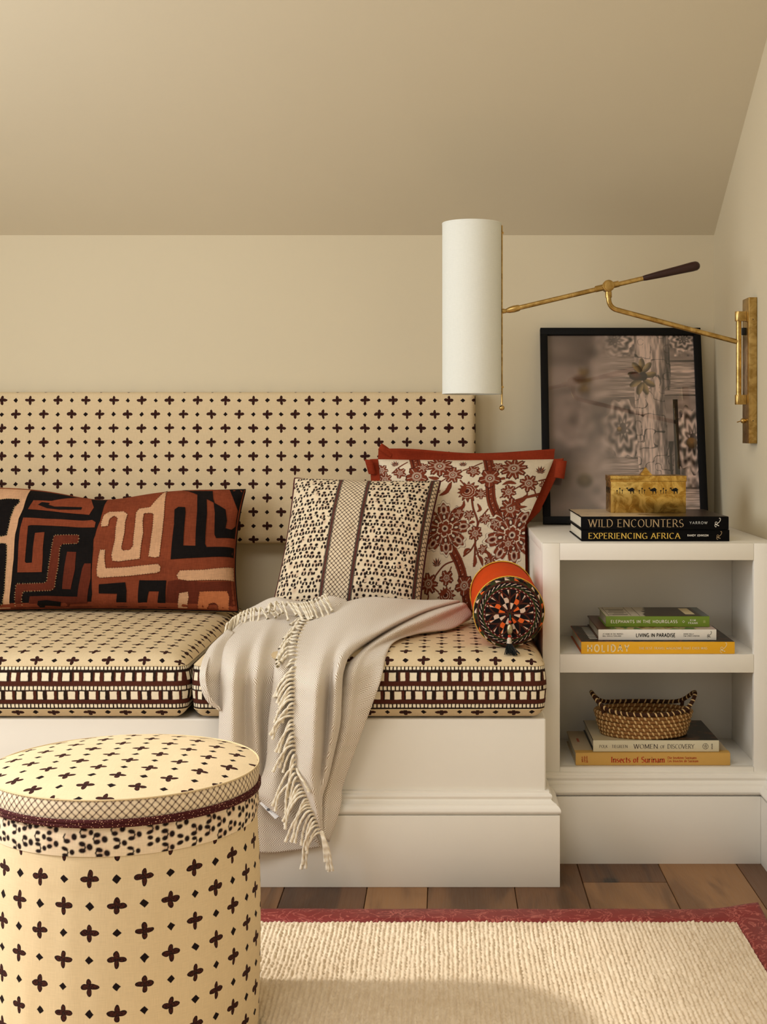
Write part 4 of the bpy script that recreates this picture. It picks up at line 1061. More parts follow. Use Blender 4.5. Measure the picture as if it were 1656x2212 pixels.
def art(name, a, b, k=(8, 8, 8), lo=.42, hi=.58, r=.35, dist=1.0):
    m = Mat(name, r, .4); o_ = m.coord('Object'); nz = m.noise(m.scale(o_, k), 1.0, 4, .55, dist); m.color(m.mix(m.smooth(nz, lo, hi), lin(a), lin(b))); return m.mat
GRP1, GRP2, GRP3 = 'books on top of the shelf unit', 'books in the upper cubby', 'books in the lower cubby'
# top of the unit
M_BLKC = plain('cover_black', (8, 7, 8), .6, .08, var=.04); zt = CZ
b1 = book('hardback_book', 'black hardback with gold Experiencing Africa spine under the Wild Encounters book', .2999, .6252, 2.948, .285, zt, .0254, M_BLKC, M_BLKC, group=GRP1)
letters('EXPERIENCING AFRICA', 'serif', .3155, .5170, zt + .0122, .0125, 2.9476, INK_GOLD, b1, .125, .09); letters('RANDY JOHNSON', 'sans', .5330, .5790, zt + .0132, .0042, 2.9476, INK_W, b1, .17, .16, 'author_lettering'); r_logo(.5965, zt + .0128, .0150, 2.9476, INK_TAN, b1)
on_cover(b1, .303, .622, 2.955, 3.22, zt + .0254, art('savanna_print', (96, 92, 54), (20, 22, 16), (14, 14, 14)))
zt2 = zt + .0261
b2 = book('hardback_book', 'black hardback with tan Wild Encounters spine directly under the brass box', .2989, .6230, 2.945, .290, zt2, .0285, M_BLKC, M_BLKC, group=GRP1)
letters('WILD ENCOUNTERS', 'serif', .3150, .5240, zt2 + .0140, .0165, 2.9446, INK_TAN, b2, .105, .09); letters('YARROW', 'sans', .5370, .5760, zt2 + .0150, .0055, 2.9446, INK_GREY, b2, .13, .26, 'author_lettering'); r_logo(.5920, zt2 + .0152, .0165, 2.9446, INK_W, b2)
m = Mat('safari_print', .3, .4); o_ = m.coord('Object'); gx, gy, gz = m.xyz(o_); nz = m.noise(o_, 16.0, 4, .6, .6)
m.color(m.mix(m.smooth(gx + nz * .06, .46, .52), m.mix(m.smooth(nz, .56, .62), lin((204, 180, 148)), lin((70, 54, 42))), m.mix(nz, lin((26, 20, 17)), lin((62, 44, 32)))))
on_cover(b2, .3005, .6215, 2.9485, 3.228, zt2 + .0285, m.mat)
ztb = zt2 + .0289
# upper cubby
z = .4437
M_YEL, M_ORG = gloss('spine_yellow', (232, 172, 28), .45), gloss('cover_orange', (190, 84, 30), .45)
h1 = book('hardback_book', 'large yellow hardback reading Holiday at the bottom of the upper cubby stack', .2955, .6278, 2.906, .245, z, .0262, M_YEL, M_ORG, group=GRP2)
letters('HOLIDAY', 'sans', .3085, .3990, z + .0125, .0145, 2.9056, INK_PALE, h1, .20, .30); 
G['Z'] = (.66, [[(.06,1),(.60,1)], [(.60,1),(.06,0)], [(.06,0),(.62,0)]])
letters('THE BEST TRAVEL MAGAZINE THAT EVER WAS', 'serif', .4200, .5680, z + .0125, .0050, 2.9056, INK_PALE, h1, .17, .14, 'subtitle_lettering'); r_logo(.5960, z + .0132, .0185, 2.9056, INK_PALE, h1)
on_cover(h1, .2962, .6270, 2.9085, 3.148, z + .0262, art('night_city_print', (22, 14, 13), (120, 66, 42), (60, 22, 22), .5, .72))
bars_ = MB()
for k in range(9): bars_.box(.318, .352, 2.945 + k * .021, 2.945 + k * .021 + .009, z + .0266, z + .0268)
under(bars_.build('cover_lettering', INK_W), TOPB, h1)
z2 = z + .0270
M_WHT = gloss('cover_white', (232, 228, 220), .45)
h2 = book('hardback_book', 'white hardback reading Living in Paradise in the middle of the upper cubby stack', .3345, .5915, 2.923, .225, z2, .0235, M_WHT, gloss('cover_brown_photo', (92, 58, 40), .4), group=GRP2)
letters('LIVING IN PARADISE', 'sans', .4165, .5020, z2 + .0112, .0075, 2.9226, INK_K, h2, .20, .11)
letters('AT HOME IN THE TROPICS', 'sans', .3440, .3880, z2 + .0138, .0026, 2.9226, INK_K, h2, .16, .14, 'subtitle_lettering'); letters('BALI JAVA & THAILAND', 'sans', .3440, .3840, z2 + .0094, .0026, 2.9226, INK_K, h2, .16, .14, 'subtitle_lettering')
letters('ANNIE KELLY', 'sans', .5195, .5425, z2 + .0138, .0026, 2.9226, INK_K, h2, .16, .14, 'author_lettering'); letters('TIM STREET-PORTER', 'sans', .5195, .5545, z2 + .0094, .0026, 2.9226, INK_K, h2, .16, .14, 'author_lettering'); r_logo(.5715, z2 + .0120, .0120, 2.9226, INK_K, h2)
m = Mat('paradise_print', .35, .4); o_ = m.coord('Object'); gx, gy, gz = m.xyz(o_); nz = m.noise(m.scale(o_, (40., 18., 18.)), 1.0, 3)
pc = m.mix(m.smooth(nz, .42, .5), lin((84, 112, 62)), lin((196, 170, 132))); pc = m.mix(m.smooth(nz, .58, .62), pc, lin((128, 74, 46))); pc = m.mix(m.smooth(gx, .545, .56), pc, lin((206, 180, 168))); pc = m.mix(gx.below(.362, .012), pc, lin((92, 52, 34)))
m.color(pc); on_cover(h2, .3352, .5908, 2.9255, 3.145, z2 + .0235, m.mat)
z3 = z2 + .0243
M_GRN = gloss('spine_green', (112, 138, 44), .5)
h3 = book('hardback_book', 'green hardback reading Elephants in the Hourglass on top of the upper cubby stack', .3546, .5829, 2.955, .152, z3, .0235, M_GRN, M_GRN, group=GRP2, ct=.0014)
letters('ELEPHANTS IN THE HOURGLASS', 'sans', .3655, .5120, z3 + .0120, .0062, 2.9546, INK_W, h3, .17, .20); letters('KIM', 'sans', .5400, .5525, z3 + .0150, .0040, 2.9546, INK_W, h3, .18, .30, 'author_lettering'); letters('FRANK', 'sans', .5360, .5570, z3 + .0088, .0040, 2.9546, INK_W, h3, .18, .24, 'author_lettering')
dm = MB(); 
for a, b in (((0, 1), (1, 0)), ((1, 0), (0, -1)), ((0, -1), (-1, 0)), ((-1, 0), (0, 1))):
    c_ = .5255; s_ = .0030
    dm.add([(c_ + a[0]*s_, 2.9546, z3 + .012 + a[1]*s_), (c_ + b[0]*s_, 2.9546, z3 + .012 + b[1]*s_), (c_ + b[0]*s_*.72, 2.9546, z3 + .012 + b[1]*s_*.72), (c_ + a[0]*s_*.72, 2.9546, z3 + .012 + a[1]*s_*.72)], [(0, 1, 2, 3)])
under(dm.build('emblem', INK_W, None, fix=False), SPINE, h3)
hs = MB()
for k in range(4): hs.add([(.5690 + k*.0012, 2.9546, z3 + .009), (.5697 + k*.0012, 2.9546, z3 + .009), (.5700 + k*.0012, 2.9546, z3 + .0150 - (k % 2)*.002), (.5692 + k*.0012, 2.9546, z3 + .0150)], [(0, 1, 2, 3)])
under(hs.build('emblem', ink('ink_olive', (170, 180, 110)), None, fix=False), SPINE, h3)
m = Mat('jacket_print', .35, .4); o_ = m.coord('Object'); gx, gy, gz = m.xyz(o_); nz = m.noise(o_, 40.0, 3, .6)
pc = m.mix(m.smooth(gx + (nz - .5) * .03 + (gy - 3.03) * -.12, .445, .452), lin((214, 202, 178)), m.mix(nz, lin((14, 12, 10)), lin((58, 38, 24)))); m.color(m.mix(m.smooth(gx, .562, .57), pc, lin((96, 104, 104))))
on_cover(h3, .3552, .5824, 2.9572, 3.1055, z3 + .0235, m.mat)
jl = MB()
for (yy, a, b) in ((2.972, .372, .405), (2.985, .366, .408), (3.0, .378, .40), (3.015, .366, .408), (3.03, .37, .404), (3.05, .372, .405), (3.065, .366, .408)): jl.box(a, b, yy, yy + .0055, z3 + .0240, z3 + .0241)
for (xa) in (.362, .411, .430): jl.box(xa, xa + .0012, 2.963, 3.10, z3 + .0240, z3 + .0241)
under(jl.build('cover_lettering', ink('ink_faded', (104, 96, 80))), TOPB, h3)
under(boxo('cover_label', INK_PALE, None, .535, .556, 2.985, 3.085, z3 + .0240, z3 + .0242, 0), TOPB, h3)
# lower cubby
z = .2000
M_STRAW = gloss('spine_straw', (206, 162, 84), .6)
l1 = book('hardback_book', 'straw coloured hardback with red Insects of Surinam spine at the bottom of the lower cubby', .2843, .6200, 2.915, .215, z, .0272, M_STRAW, gloss('cover_cream', (196, 176, 142), .6), group=GRP3, ct=.0035)
letters('Insects of Surinam', 'serif', .3610, .4775, z + .0128, .0120, 2.9146, INK_RED, l1, .17, .07); letters('Die Insekten Surinams', 'serif', .4840, .5470, z + .0170, .0052, 2.9146, INK_RED, l1, .16, .08, 'subtitle_lettering'); letters('Les Insectes de Surinam', 'serif', .4840, .5505, z + .0100, .0052, 2.9146, INK_RED, l1, .16, .08, 'subtitle_lettering')
for k, w_ in enumerate(('Maria', 'Sibylla', 'Merian')): letters(w_, 'serif', .2975 + k * .0050, .2975 + k * .0050 + .0040, z + .0135, .0034, 2.9146, INK_RED, l1, .17, .08, 'author_lettering', turn=1)
keep(boxo('spine_wrap', M_STRAW, None, .2843, .6200, 2.9165, 2.940, z + .0273, z + .0276, 0), l1)
rl = MB()
for k in range(7): rl.box(.2985, .3035, 3.02 + k*.005, 3.0232 + k*.005, z + .0274, z + .0275)
under(rl.build('cover_lettering', INK_RED), TOPB, l1)
z2 = z + .0280
l2 = book('hardback_book', 'pale jacketed hardback reading Women of Discovery under the coiled basket', .3230, .5970, 2.922, .205, z2, .0250, gloss('spine_ivory', (214, 206, 178), .5), gloss('cover_dark', (30, 27, 25), .4), group=GRP3)
letters('WOMEN', 'serif', .4110, .4640, z2 + .0120, .0092, 2.9216, INK_PLUM, l2, .11, .08); letters('OF', 'serif', .4690, .4795, z2 + .0112, .0066, 2.9216, INK_PLUM, l2, .12, .10); letters('DISCOVERY', 'serif', .4850, .5430, z2 + .0120, .0092, 2.9216, INK_PLUM, l2, .11, .05)
letters('POLK . TIEGREEN', 'serif', .3365, .3980, z2 + .0120, .0062, 2.9216, INK_PLUM, l2, .12, .10, 'author_lettering'); letters('POTTER', 'sans', .5800, .5825, z2 + .0120, .0028, 2.9216, INK_PLUM, l2, .18, .12, 'publisher_lettering', turn=1)
em = MB(); n_ = 28
for k in range(n_):
    a, b = 2*math.pi*k/n_, 2*math.pi*(k+1)/n_
    em.add([(.5675 + math.cos(t)*r, 2.9216, z2 + .0122 + math.sin(t)*r) for t, r in ((a, .0064), (b, .0064), (b, .0057), (a, .0057))], [(0, 1, 2, 3)])
for k in range(12):
    a = k * 2.399; r = .0010 + .00034 * k; em.add([(.5675 + math.cos(a)*r + dx, 2.9216, z2 + .0122 + math.sin(a)*r + dz) for dx, dz in ((-.0007, -.0007), (.0008, -.0003), (.0007, .0008), (-.0006, .0005))], [(0, 1, 2, 3)])
under(em.build('emblem', INK_PLUM, None, fix=False), SPINE, l2)
m = Mat('map_print', .35, .4); o_ = m.coord('Object'); gx, gy, gz = m.xyz(o_); nz = m.noise(o_, 30.0, 4, .6)
m.color(m.mix(m.smooth(gx + (nz - .5) * .05, .43, .47), lin((196, 180, 144)), m.mix(m.smooth(nz, .5, .7), lin((16, 13, 12)), lin((92, 62, 40)))))
on_cover(l2, .3236, .5964, 2.9246, 3.124, z2 + .0250, m.mat)
zl = z2 + .0255

# ------------------------------------------------------------------ coiled sweetgrass basket
bk = thing('coiled_basket', 'small oval coiled grass basket with two raised handles on the lower books', 'basket', (.4420, 2.990, zl))
m = Mat('sweetgrass', .75, .2); o_ = m.coord('Object'); gx, gy, gz = m.xyz(o_); nz = m.noise(m.scale(o_, (60., 60., 700.)), 1.0, 3); n2 = m.noise(o_, 25.0, 2)
m.color(m.mix(nz * .7 + n2 * .3, lin((92, 58, 30)), lin((178, 128, 74)))); m.bump(nz, .5, .001); M_GRASS = m.mat
M_PALM = plain('palm_strip', (214, 182, 128), .6, .25, var=.15, scale=90); M_GRASS_D = plain('dark_needle', (60, 34, 20), .75, .2, var=.3, scale=120)
stb = MB(); rs = random.Random(7)
cr = .0046; rows = 7; c0 = Vector((.4420, 2.990, zl))
for i in range(rows):
    f = i / (rows - 1); ra = .092 + .016 * f ** .8; rb = .062 + .014 * f ** .8; last = i == rows - 1; pts = []
    n = 72
    def cp(a, last=last, ra=ra, rb=rb, i=i):
        zz = cr + i * .0086
        k = abs(math.cos(a)) ** 9 if last else 0.0
        if last: return c0 + Vector((math.cos(a) * (ra + .007 * k), math.sin(a) * (rb + .001), zz + .031 * k + .004 * abs(math.cos(a)) ** 2))
        return c0 + Vector((math.cos(a) * ra, math.sin(a) * rb, zz + (.003 * abs(math.cos(a)) ** 2 if i > 3 else 0)))
    for k in range(n + 1): pts.append(cp(2 * math.pi * k / n))
    keep(MB().tube(pts, cr, 10, False).build('coil', M_GRASS if not last else M_GRASS_D, None, smooth=True), bk)
    ns = 46
    for k in range(ns):
        a = 2 * math.pi * (k + .42 * i + rs.uniform(-.15, .15)) / ns; p = cp(a); t = (cp(a + .01) - cp(a - .01)).normalized(); ref = Vector((math.cos(a), math.sin(a), 0)); ref = (ref - t * ref.dot(t)).normalized(); up = t.cross(ref)
        loop = []
        for q in range(11):
            w_ = 2 * math.pi * q / 10; loop.append(p + (ref * math.cos(w_) + up * math.sin(w_)) * (cr + .0003) + t * .0022 * math.sin(w_))
        o0 = len(stb.v); hw = .0018 * rs.uniform(.8, 1.2)
        for q in loop: stb.v += [tuple(q - t * hw), tuple(q + t * hw)]
        for q in range(10): stb.f.append((o0 + 2*q, o0 + 2*q + 1, o0 + 2*q + 3, o0 + 2*q + 2))
o = stb.build('palm_stitching', M_PALM, None, smooth=True, fix=False); keep(o, bk); o['kind'] = 'stuff'
for sx in (-1, 1):                                      # supports under the raised handles
    for sy in (-1, 1):
        a = math.atan2(sy * .50, sx * .86)
        keep(MB().tube([c0 + Vector((math.cos(a) * .106, math.sin(a) * .075, .050)), c0 + Vector((math.cos(a) * .108, math.sin(a) * .075, .058)), c0 + Vector((math.cos(a) * .109, math.sin(a) * .0745, .066))], .0042, 8).build('handle_post', M_GRASS_D, None, smooth=True), bk)
bt = MB(); bt.lathe([(0, .002), (.06, .0018), (.0935, .0030)], (0, 0, 0), n=40); o = bt.build('base_coil', M_GRASS, None, smooth=True)
for v_ in o.data.vertices: v_.co = (v_.co.x + c0.x, v_.co.y * .68 + c0.y, abs(v_.co.z) + c0.z)
keep(o, bk)

# ------------------------------------------------------------------ brass box with camel and palm cut-outs
m = Mat('patinated_brass', .26, .5, 1.0); o_ = m.coord('Object'); n1 = m.noise(o_, 30.0, 4, .6, 1.6); n2 = m.noise(o_, 110.0, 3, .6, .8)
c = m.mix(m.smooth(n1, .35, .65), lin((176, 136, 62)), lin((228, 192, 110))); m.color(m.mix(m.smooth(n2, .60, .72) * .35, c, lin((120, 78, 30)))); m.rough(n1 * .30 + .14); m.bump(n1, .08, .002); M_BRASSBOX = m.mat
bxx0, bxx1, bxy0, bxy1, bxz = .3795, .5544, 3.076, 3.174, ztb
box_ = thing('brass_box', 'polished brass lidded box with camel and palm cut-outs on the books', 'box', ((bxx0 + bxx1)/2, (bxy0 + bxy1)/2, bxz))
bbody = keep(boxo('box_body', M_BRASSBOX, None, bxx0 + .0015, bxx1 - .0015, bxy0 + .0012, bxy1 - .0012, bxz, bxz + .076, .0008), box_)
lid = keep(boxo('lid', M_BRASSBOX, None, bxx0, bxx1, bxy0, bxy1, bxz + .0715, bxz + .0850, .0010), box_)
pyr = MB(); s_ = .0135; zc = bxz + .0851
for k in range(8): pyr.box(.4670 - s_*(1 - k/8.2), .4670 + s_*(1 - k/8.2), 3.125 - s_*(1 - k/8.2), 3.125 + s_*(1 - k/8.2), zc + k*.0022, zc + (k+1)*.0022)
pyr.build('pyramid_knob', M_BRASSBOX, lid)
M_HOLE = plain('cutout_dark', (8, 6, 5), .8)
CAMEL = [(0,6.2),(.6,7.3),(2.2,7.8),(2.8,6.6),(2.6,5.2),(3.4,4.8),(4.6,6.0),(6.4,6.6),(8.2,7.4),(10,6.8),(11.4,5.2),(12.3,4.6),(12.0,4.2),(11.4,4.3),(11.0,3.0),(11.2,1.2),(10.9,-.6),(11.4,-1.0),(10.1,-1.0),(10.0,.8),(9.3,2.2),(7.2,2.3),(7.0,.6),(6.9,-.7),(7.3,-1.0),(5.8,-1.0),(6.0,.8),(5.6,2.4),(4.2,2.6),(2.6,3.4),(1.9,4.6),(1.9,6.0),(1.0,5.9)]
def palmc(x, h): 
    r = 1.35; P_ = [(x - .35, -1), (x + .35, -1), (x + .30, h - 1.0)]
    for k in range(10):
        a = -math.pi/2 + .5 + (2*math.pi - 1.0) * k / 9; rr = r * (1.15 if k % 2 else .55); P_.append((x + rr*math.cos(a), h + rr*math.sin(a)))
    return P_ + [(x - .30, h - 1.0)]
sc_ = .00165
def cutout(poly, xo, zo, name):
    b = MB(); b.prism([(xo + p[0]*sc_, zo + p[1]*sc_) for p in poly], bxy0 + .0008, bxy0 + .0014); b.build(name, M_HOLE, bbody)
for k, xo in enumerate((.4155, .4665, .5155)):
    cutout(CAMEL, xo, bxz + .0455, 'camel_cutout')
    for x_, h_ in ((-11.2, 3.2), (-7.4, 6.2), (-4.0, 3.8)): cutout(palmc(x_, h_), xo - .002, bxz + .0455, 'palm_cutout')
for k in range(3):
    b = MB()
    b.prism([(bxy0 + .02 + k*.027 + p[0]*.0011, bxz + .0455 + p[1]*sc_) for p in CAMEL], bxx0 + .0008, bxx0 + .0014, Matrix(((0,1,0,0),(1,0,0,0),(0,0,1,0),(0,0,0,1)))); b.build('camel_cutout', M_HOLE, bbody)

# ------------------------------------------------------------------ framed photograph leaning on the wall
fw, fh, fd, fb = .4265, .526, .020, .0190
ang = math.asin((3.574 - 3.462) / fh); fr0 = Vector((.2545, 3.462, CZ + .0006 + fd * math.sin(ang)))
FM = Matrix.Translation(fr0) @ Matrix.Rotation(-ang, 4, 'X')
frame = thing('framed_photograph', 'black framed photograph of a carved wooden door leaning on the wall', 'picture', fr0)
M_FRAME = plain('frame_black', (9, 8, 8), .6, .15, var=.1)
def fbox(name, x0, x1, z0, z1, y0, y1, mat, bev=.0012):
    b = MB().box(x0, x1, y0, y1, z0, z1, FM); return keep(b.build(name, mat, None, smooth=bev > 0, bevel=bev), frame)
fbox('frame_rail', 0, fw, 0, fb, 0, fd, M_FRAME); fbox('frame_rail', 0, fw, fh - fb, fh, 0, fd, M_FRAME)
fbox('frame_stile', 0, fb, fb, fh - fb, 0, fd, M_FRAME); fbox('frame_stile', fw - fb, fw, fb, fh - fb, 0, fd, M_FRAME); fbox('backing', fb, fw - fb, fb, fh - fb, .012, .016, M_FRAME, 0)
# photographic print
W_, H_ = 300, 380; Y, X = np.mgrid[0:H_, 0:W_] * 1.0; X /= W_; Y = 1 - Y / H_           # X right, Y down from the top, 0..1
def blur(a, k):
    for _ in range(2):
        p = np.pad(a, ((k, k), (k, k)) + ((0, 0),) * (a.ndim - 2), mode='edge'); c_ = np.cumsum(np.cumsum(p, 0), 1)
        a = (np.roll(np.roll(c_, -k, 0), -k, 1) - np.roll(np.roll(c_, k + 1, 0), -k, 1) - np.roll(np.roll(c_, -k, 0), k + 1, 1) + np.roll(np.roll(c_, k + 1, 0), k + 1, 1))[k + 1:-k or None, k + 1:-k or None] / (2 * k + 1) ** 2
        a = a[:H_, :W_]; a = np.pad(a, ((0, H_ - a.shape[0]), (0, W_ - a.shape[1])) + ((0, 0),) * (a.ndim - 2), mode='edge')
    return a
tone = .44 + .10 * vnoise(X * 3, Y * 4, 1) + .06 * vnoise(X * 9, Y * 40, 2)
def rail(y0, y1, x0, x1, amp):
    global tone
    inn = (Y > y0) & (Y < y1) & (X > x0) & (X < x1); g = .50 + .12 * vnoise(X * 4 + y0 * 9, Y * 160, 3) + .10 * vnoise(X * 18, Y * 240, 4) - amp * np.clip(1 - np.minimum(Y - y0, y1 - Y) / .016, 0, 1)
    tone = np.where(inn, g, tone)
def carve(cx, cy, rx, ry, n, seed):
    global tone
    a = np.arctan2((Y - cy) / ry, (X - cx) / rx); r = np.hypot((X - cx) / rx, (Y - cy) / ry); inn = r < 1.05 + .12 * np.sin(n * a)
    g = .46 + .15 * np.sin(r * 15 + 1.4 * np.sin(n * a + seed)) + .14 * vnoise(X * 44 + seed, Y * 44, seed); g = np.where(r < .2, .32 + .25 * (X - cx) / rx, g); tone = np.where(inn, g, tone)
def block(y0, y1, x0, x1, seed, amp=.17):
    global tone
    inn = (Y > y0) & (Y < y1) & (X > x0) & (X < x1); g = .45 + amp * vnoise(X * 30 + seed, Y * 26, seed) + .10 * vnoise(X * 70, Y * 60, seed + 1); tone = np.where(inn, g, tone)
block(0, .12, .34, .80, 5); block(.50, 1, .30, .62, 6, .13); block(0, .12, .86, 1, 7, .2); block(.42, .88, .84, 1.0, 8, .22)
carve(.50, .52, .12, .16, 8, 2); carve(.18, .46, .12, .14, 8, 3); carve(.97, .58, .12, .17, 9, 4); carve(.46, .03, .13, .08, 8, 5); carve(.93, .02, .1, .07, 8, 6)
rail(.12, .36, .30, .62, .18); rail(.14, .34, .76, 1.0, .24); rail(.68, .92, .34, .66, .16); rail(.84, 1.0, .80, 1.0, .2); rail(.16, .30, 0, .28, .12)
tone = np.where((X > .84) & (X < .875) & (Y > .36), .16 + .05 * vnoise(X * 60, Y * 9, 9), tone)                      # deep joint beside the post
post = (X > .585 + .02 * vnoise(Y * 3, Y * 0, 2)) & (X < .79 + .04 * (np.abs(Y - .45) > .14) + .01 * vnoise(Y * 9, Y * 0, 3))
pg = .52 + .13 * vnoise(X * 60, Y * 7, 11) + .10 * vnoise(X * 120, Y * 30, 12) - .22 * (np.abs(vnoise(X * 22, Y * 26, 13)) < .06) + .10 * np.exp(-((X - .66) / .05) ** 2) - .20 * np.clip((X - .76) / .05, 0, 1)
tone = np.where(post, pg, tone)
soft = blur(tone, 5); softer = blur(soft, 8); wgt = np.clip((X - .36) / .22, 0, 1); w2 = np.clip(X / .34, 0, 1)
tone = np.where(wgt > 0, soft * (1 - wgt) + tone * wgt, softer * (1 - w2) + soft * w2)
tone = np.clip((tone - .47) * 1.95 + .64, .05, .98)
img = np.stack([tone * 238, tone * 208, tone * 190], -1) * (0.86 + .10 * X[..., None]) + np.array([8, 4, 4])
def stamp(cx, cy, rx, ry, rot, c, hl):
    ca, sa = math.cos(rot), math.sin(rot); dx, dy = (X - cx), (Y - cy) * (H_ / W_); a_, b_ = (dx*ca + dy*sa)/rx, (-dx*sa + dy*ca)/ry; d = np.sqrt(a_**2 + b_**2)
    al = np.clip((1.08 - d) / .16, 0, 1)[..., None]; sh = (np.clip(1 - d, 0, 1) * .5 + hl * np.clip(-b_ + .2, 0, 1) * (d < 1))[..., None]
    img[:] = img * (1 - al) + (np.array(c) * (.55 + sh)) * al
for k in range(9):
    a = -math.pi/2 + 2*math.pi*k/9; stamp(.640 + .052*math.cos(a), .235 + .072*math.sin(a) * W_/H_ * 1.2, 0.046, .021, a, (112, 92, 62), .9)
stamp(.645, .232, .030, .030, 0, (40, 26, 20), .1); stamp(.595, .232, .042, .028, .1, (74, 36, 24), .5); stamp(.96, .60, .035, .038, 0, (122, 88, 52), .5); stamp(.475, .525, .016, .018, 0, (130, 98, 60), .6)
old = img.copy()
for k in range(6): a = 2*math.pi*k/6; stamp(.25 + .02*math.cos(a), .25 + .05*math.sin(a), .035, .020, a, (120, 92, 58), .4)
stamp(.22, .24, .04, .022, 0, (84, 50, 34), .4); stamp(.24, .80, .05, .045, 0, (104, 84, 60), .3)
bl = blur(img, 4); mk = (np.clip((.36 - X) / .06, 0, 1))[..., None]; img = bl * mk + img * (1 - mk)
col = lina(np.clip(img, 0, 255))
gu, gv = np.meshgrid(np.linspace(fb, fw - fb, W_), np.linspace(fb, fh - fb, H_))
Pl = np.stack([gu, np.full_like(gu, .0112), gv], -1); R3 = np.array(FM)[:3, :3]; Pw = Pl @ R3.T + np.array(fr0)
m = Mat('photo_print', .55, .2); m.color(m.attr('print')); keep(obj('photo_print', grid_mesh('photo_print', Pw, None, col), m.mat), frame)
g_ = bpy.data.materials.new('picture_glass'); g_.use_nodes = True; nt = g_.node_tree; nt.nodes.clear()
out = nt.nodes.new('ShaderNodeOutputMaterial'); mx = nt.nodes.new('ShaderNodeMixShader'); tp = nt.nodes.new('ShaderNodeBsdfTransparent'); gl = nt.nodes.new('ShaderNodeBsdfGlossy'); fz = nt.nodes.new('ShaderNodeLayerWeight')
gl.inputs['Roughness'].default_value = .01; fz.inputs['Blend'].default_value = .5; pw5 = nt.nodes.new('ShaderNodeMath'); pw5.operation = 'POWER'; pw5.inputs[1].default_value = 5.0; ma = nt.nodes.new('ShaderNodeMath'); ma.operation = 'MULTIPLY_ADD'; ma.inputs[1].default_value = .94; ma.inputs[2].default_value = .045
nt.links.new(fz.outputs['Facing'], pw5.inputs[0]); nt.links.new(pw5.outputs[0], ma.inputs[0]); nt.links.new(ma.outputs[0], mx.inputs[0]); nt.links.new(tp.outputs[0], mx.inputs[1]); nt.links.new(gl.outputs[0], mx.inputs[2]); nt.links.new(mx.outputs[0], out.inputs[0])
fbox('glass', fb * .9, fw - fb * .9, fb * .9, fh - fb * .9, .0075, .0092, g_, 0)
# ------------------------------------------------------------------ swing-arm brass wall lamp
m = Mat('aged_brass', .28, .5, 1.0); o_ = m.coord('Object'); n1 = m.noise(o_, 45.0, 3, .6, .8)
m.color(m.mix(m.smooth(n1, .3, .7), lin((160, 128, 70)), lin((206, 174, 110)))); m.rough(n1 * .18 + .22); M_BRASS = m.mat
YL = 3.133
lampo = thing('wall_lamp', 'brass swing-arm wall lamp with white cylinder shade and dark wood handle', 'wall lamp', (XR - .010, YL, .898))
def lp(mb, name, mat=None, smooth=True, bevel=0.0, seg=2, parent=None): 
    o = mb.build(name, mat or M_BRASS, None, smooth=smooth, bevel=bevel, seg=seg)
    if parent is None: return keep(o, lampo)
    o.parent = parent; return o
def p(x, y, Y=YL): return PX(x, y, Y)
plate = lp(MB().box(XR - .020, XR - .0008, 3.100, 3.166, .898, 1.2357), 'back_plate', bevel=.0008)
for yy in (690, 909):
    z_ = HC - (yy - VY) * 3.1 / F
    sc = lp(MB().lathe([(0, .0016), (.0032, .0013), (.0036, 0)], (XR - .0105, 3.1001, z_), (0, -1, 0), 16), 'screw', parent=plate)
    lp(MB().box(XR - .0105 - .0019, XR - .0105 + .0019, 3.0980, 3.0984, z_ - .0004, z_ + .0004).box(XR - .0105 - .0004, XR - .0105 + .0004, 3.0980, 3.0984, z_ - .0019, z_ + .0019), 'screw_slot', M_HOLE, False, parent=plate)
tx = (1595 - VX) * YL / F; zt_, zb_ = HC - (676 - VY) * YL / F, HC - (868 - VY) * YL / F
lp(MB().tube([(tx, YL, zb_), (tx, YL, zt_)], .0062, 20), 'pivot_tube')
for y0, y1 in ((673, 694), (853, 874)):
    z1, z0 = HC - (y0 - VY) * YL / F, HC - (y1 - VY) * YL / F
    b = MB(); b.lathe([(0, z0), (.0086, z0), (.0090, z0 + .001), (.0090, z1 - .001), (.0086, z1), (0, z1)], (tx, YL, 0), (0, 0, 1), 24); b.box(tx, XR - .0205, YL - .0088, YL + .0088, z0 + .0002, z1 - .0002)
    lp(b, 'clamp')
lp(MB().box(tx + .0075, XR - .0202, YL - .004, YL + .004, HC - (724 - VY) * YL / F, HC - (708 - VY) * YL / F), 'cable_grommet', plain('black_plastic', (14, 12, 11), .5), bevel=.001)
lower = [p(1590, 738), p(1500, 714.5), p(1420, 693), p(1345, 673)]
lower += [p(*q) for q in sm([(1338, 671), (1327, 667.5), (1319, 661), (1315, 652), (1314, 643)], 10)] + [p(1313, 634)]
lp(MB().tube(lower, .0060, 14), 'lower_arm')
lp(MB().tube([p(1314, 643), p(1313.5, 630)], .0078, 16), 'elbow_collar')
J = p(1312.5, 618.5)
lp(MB().lathe([(0, -.0150), (.0126, -.0150), (.0136, -.0140), (.0136, .0130), (.0126, .0140), (0, .0140)], J, (0, 1, 0), 28), 'elbow_knuckle')
lp(MB().lathe([(0, -.0172), (.0105, -.0172), (.0112, -.0152)], J, (0, 1, 0), 28), 'knuckle_cap')
A, B = p(1118, 665.5), p(1388, 601.5); d = (B - A).normalized()
lp(MB().tube([A, B], .0056, 14), 'upper_arm')
for t0, t1 in ((J - d * .030, J - d * .012), (J + d * .012, J + d * .026)): lp(MB().tube([t0, t1], .0074, 16), 'arm_collar')
lp(MB().lathe([(0, 0), (.0056, 0), (.0066, .006), (.0084, .04), (.0100, .09), (.0112, .118), (.0108, .128), (.0080, .1335), (.0040, .1360), (0, .1365)], B, d, 20), 'handle', plain('dark_wood', (46, 18, 14), .35, .4, var=.25, scale=40))
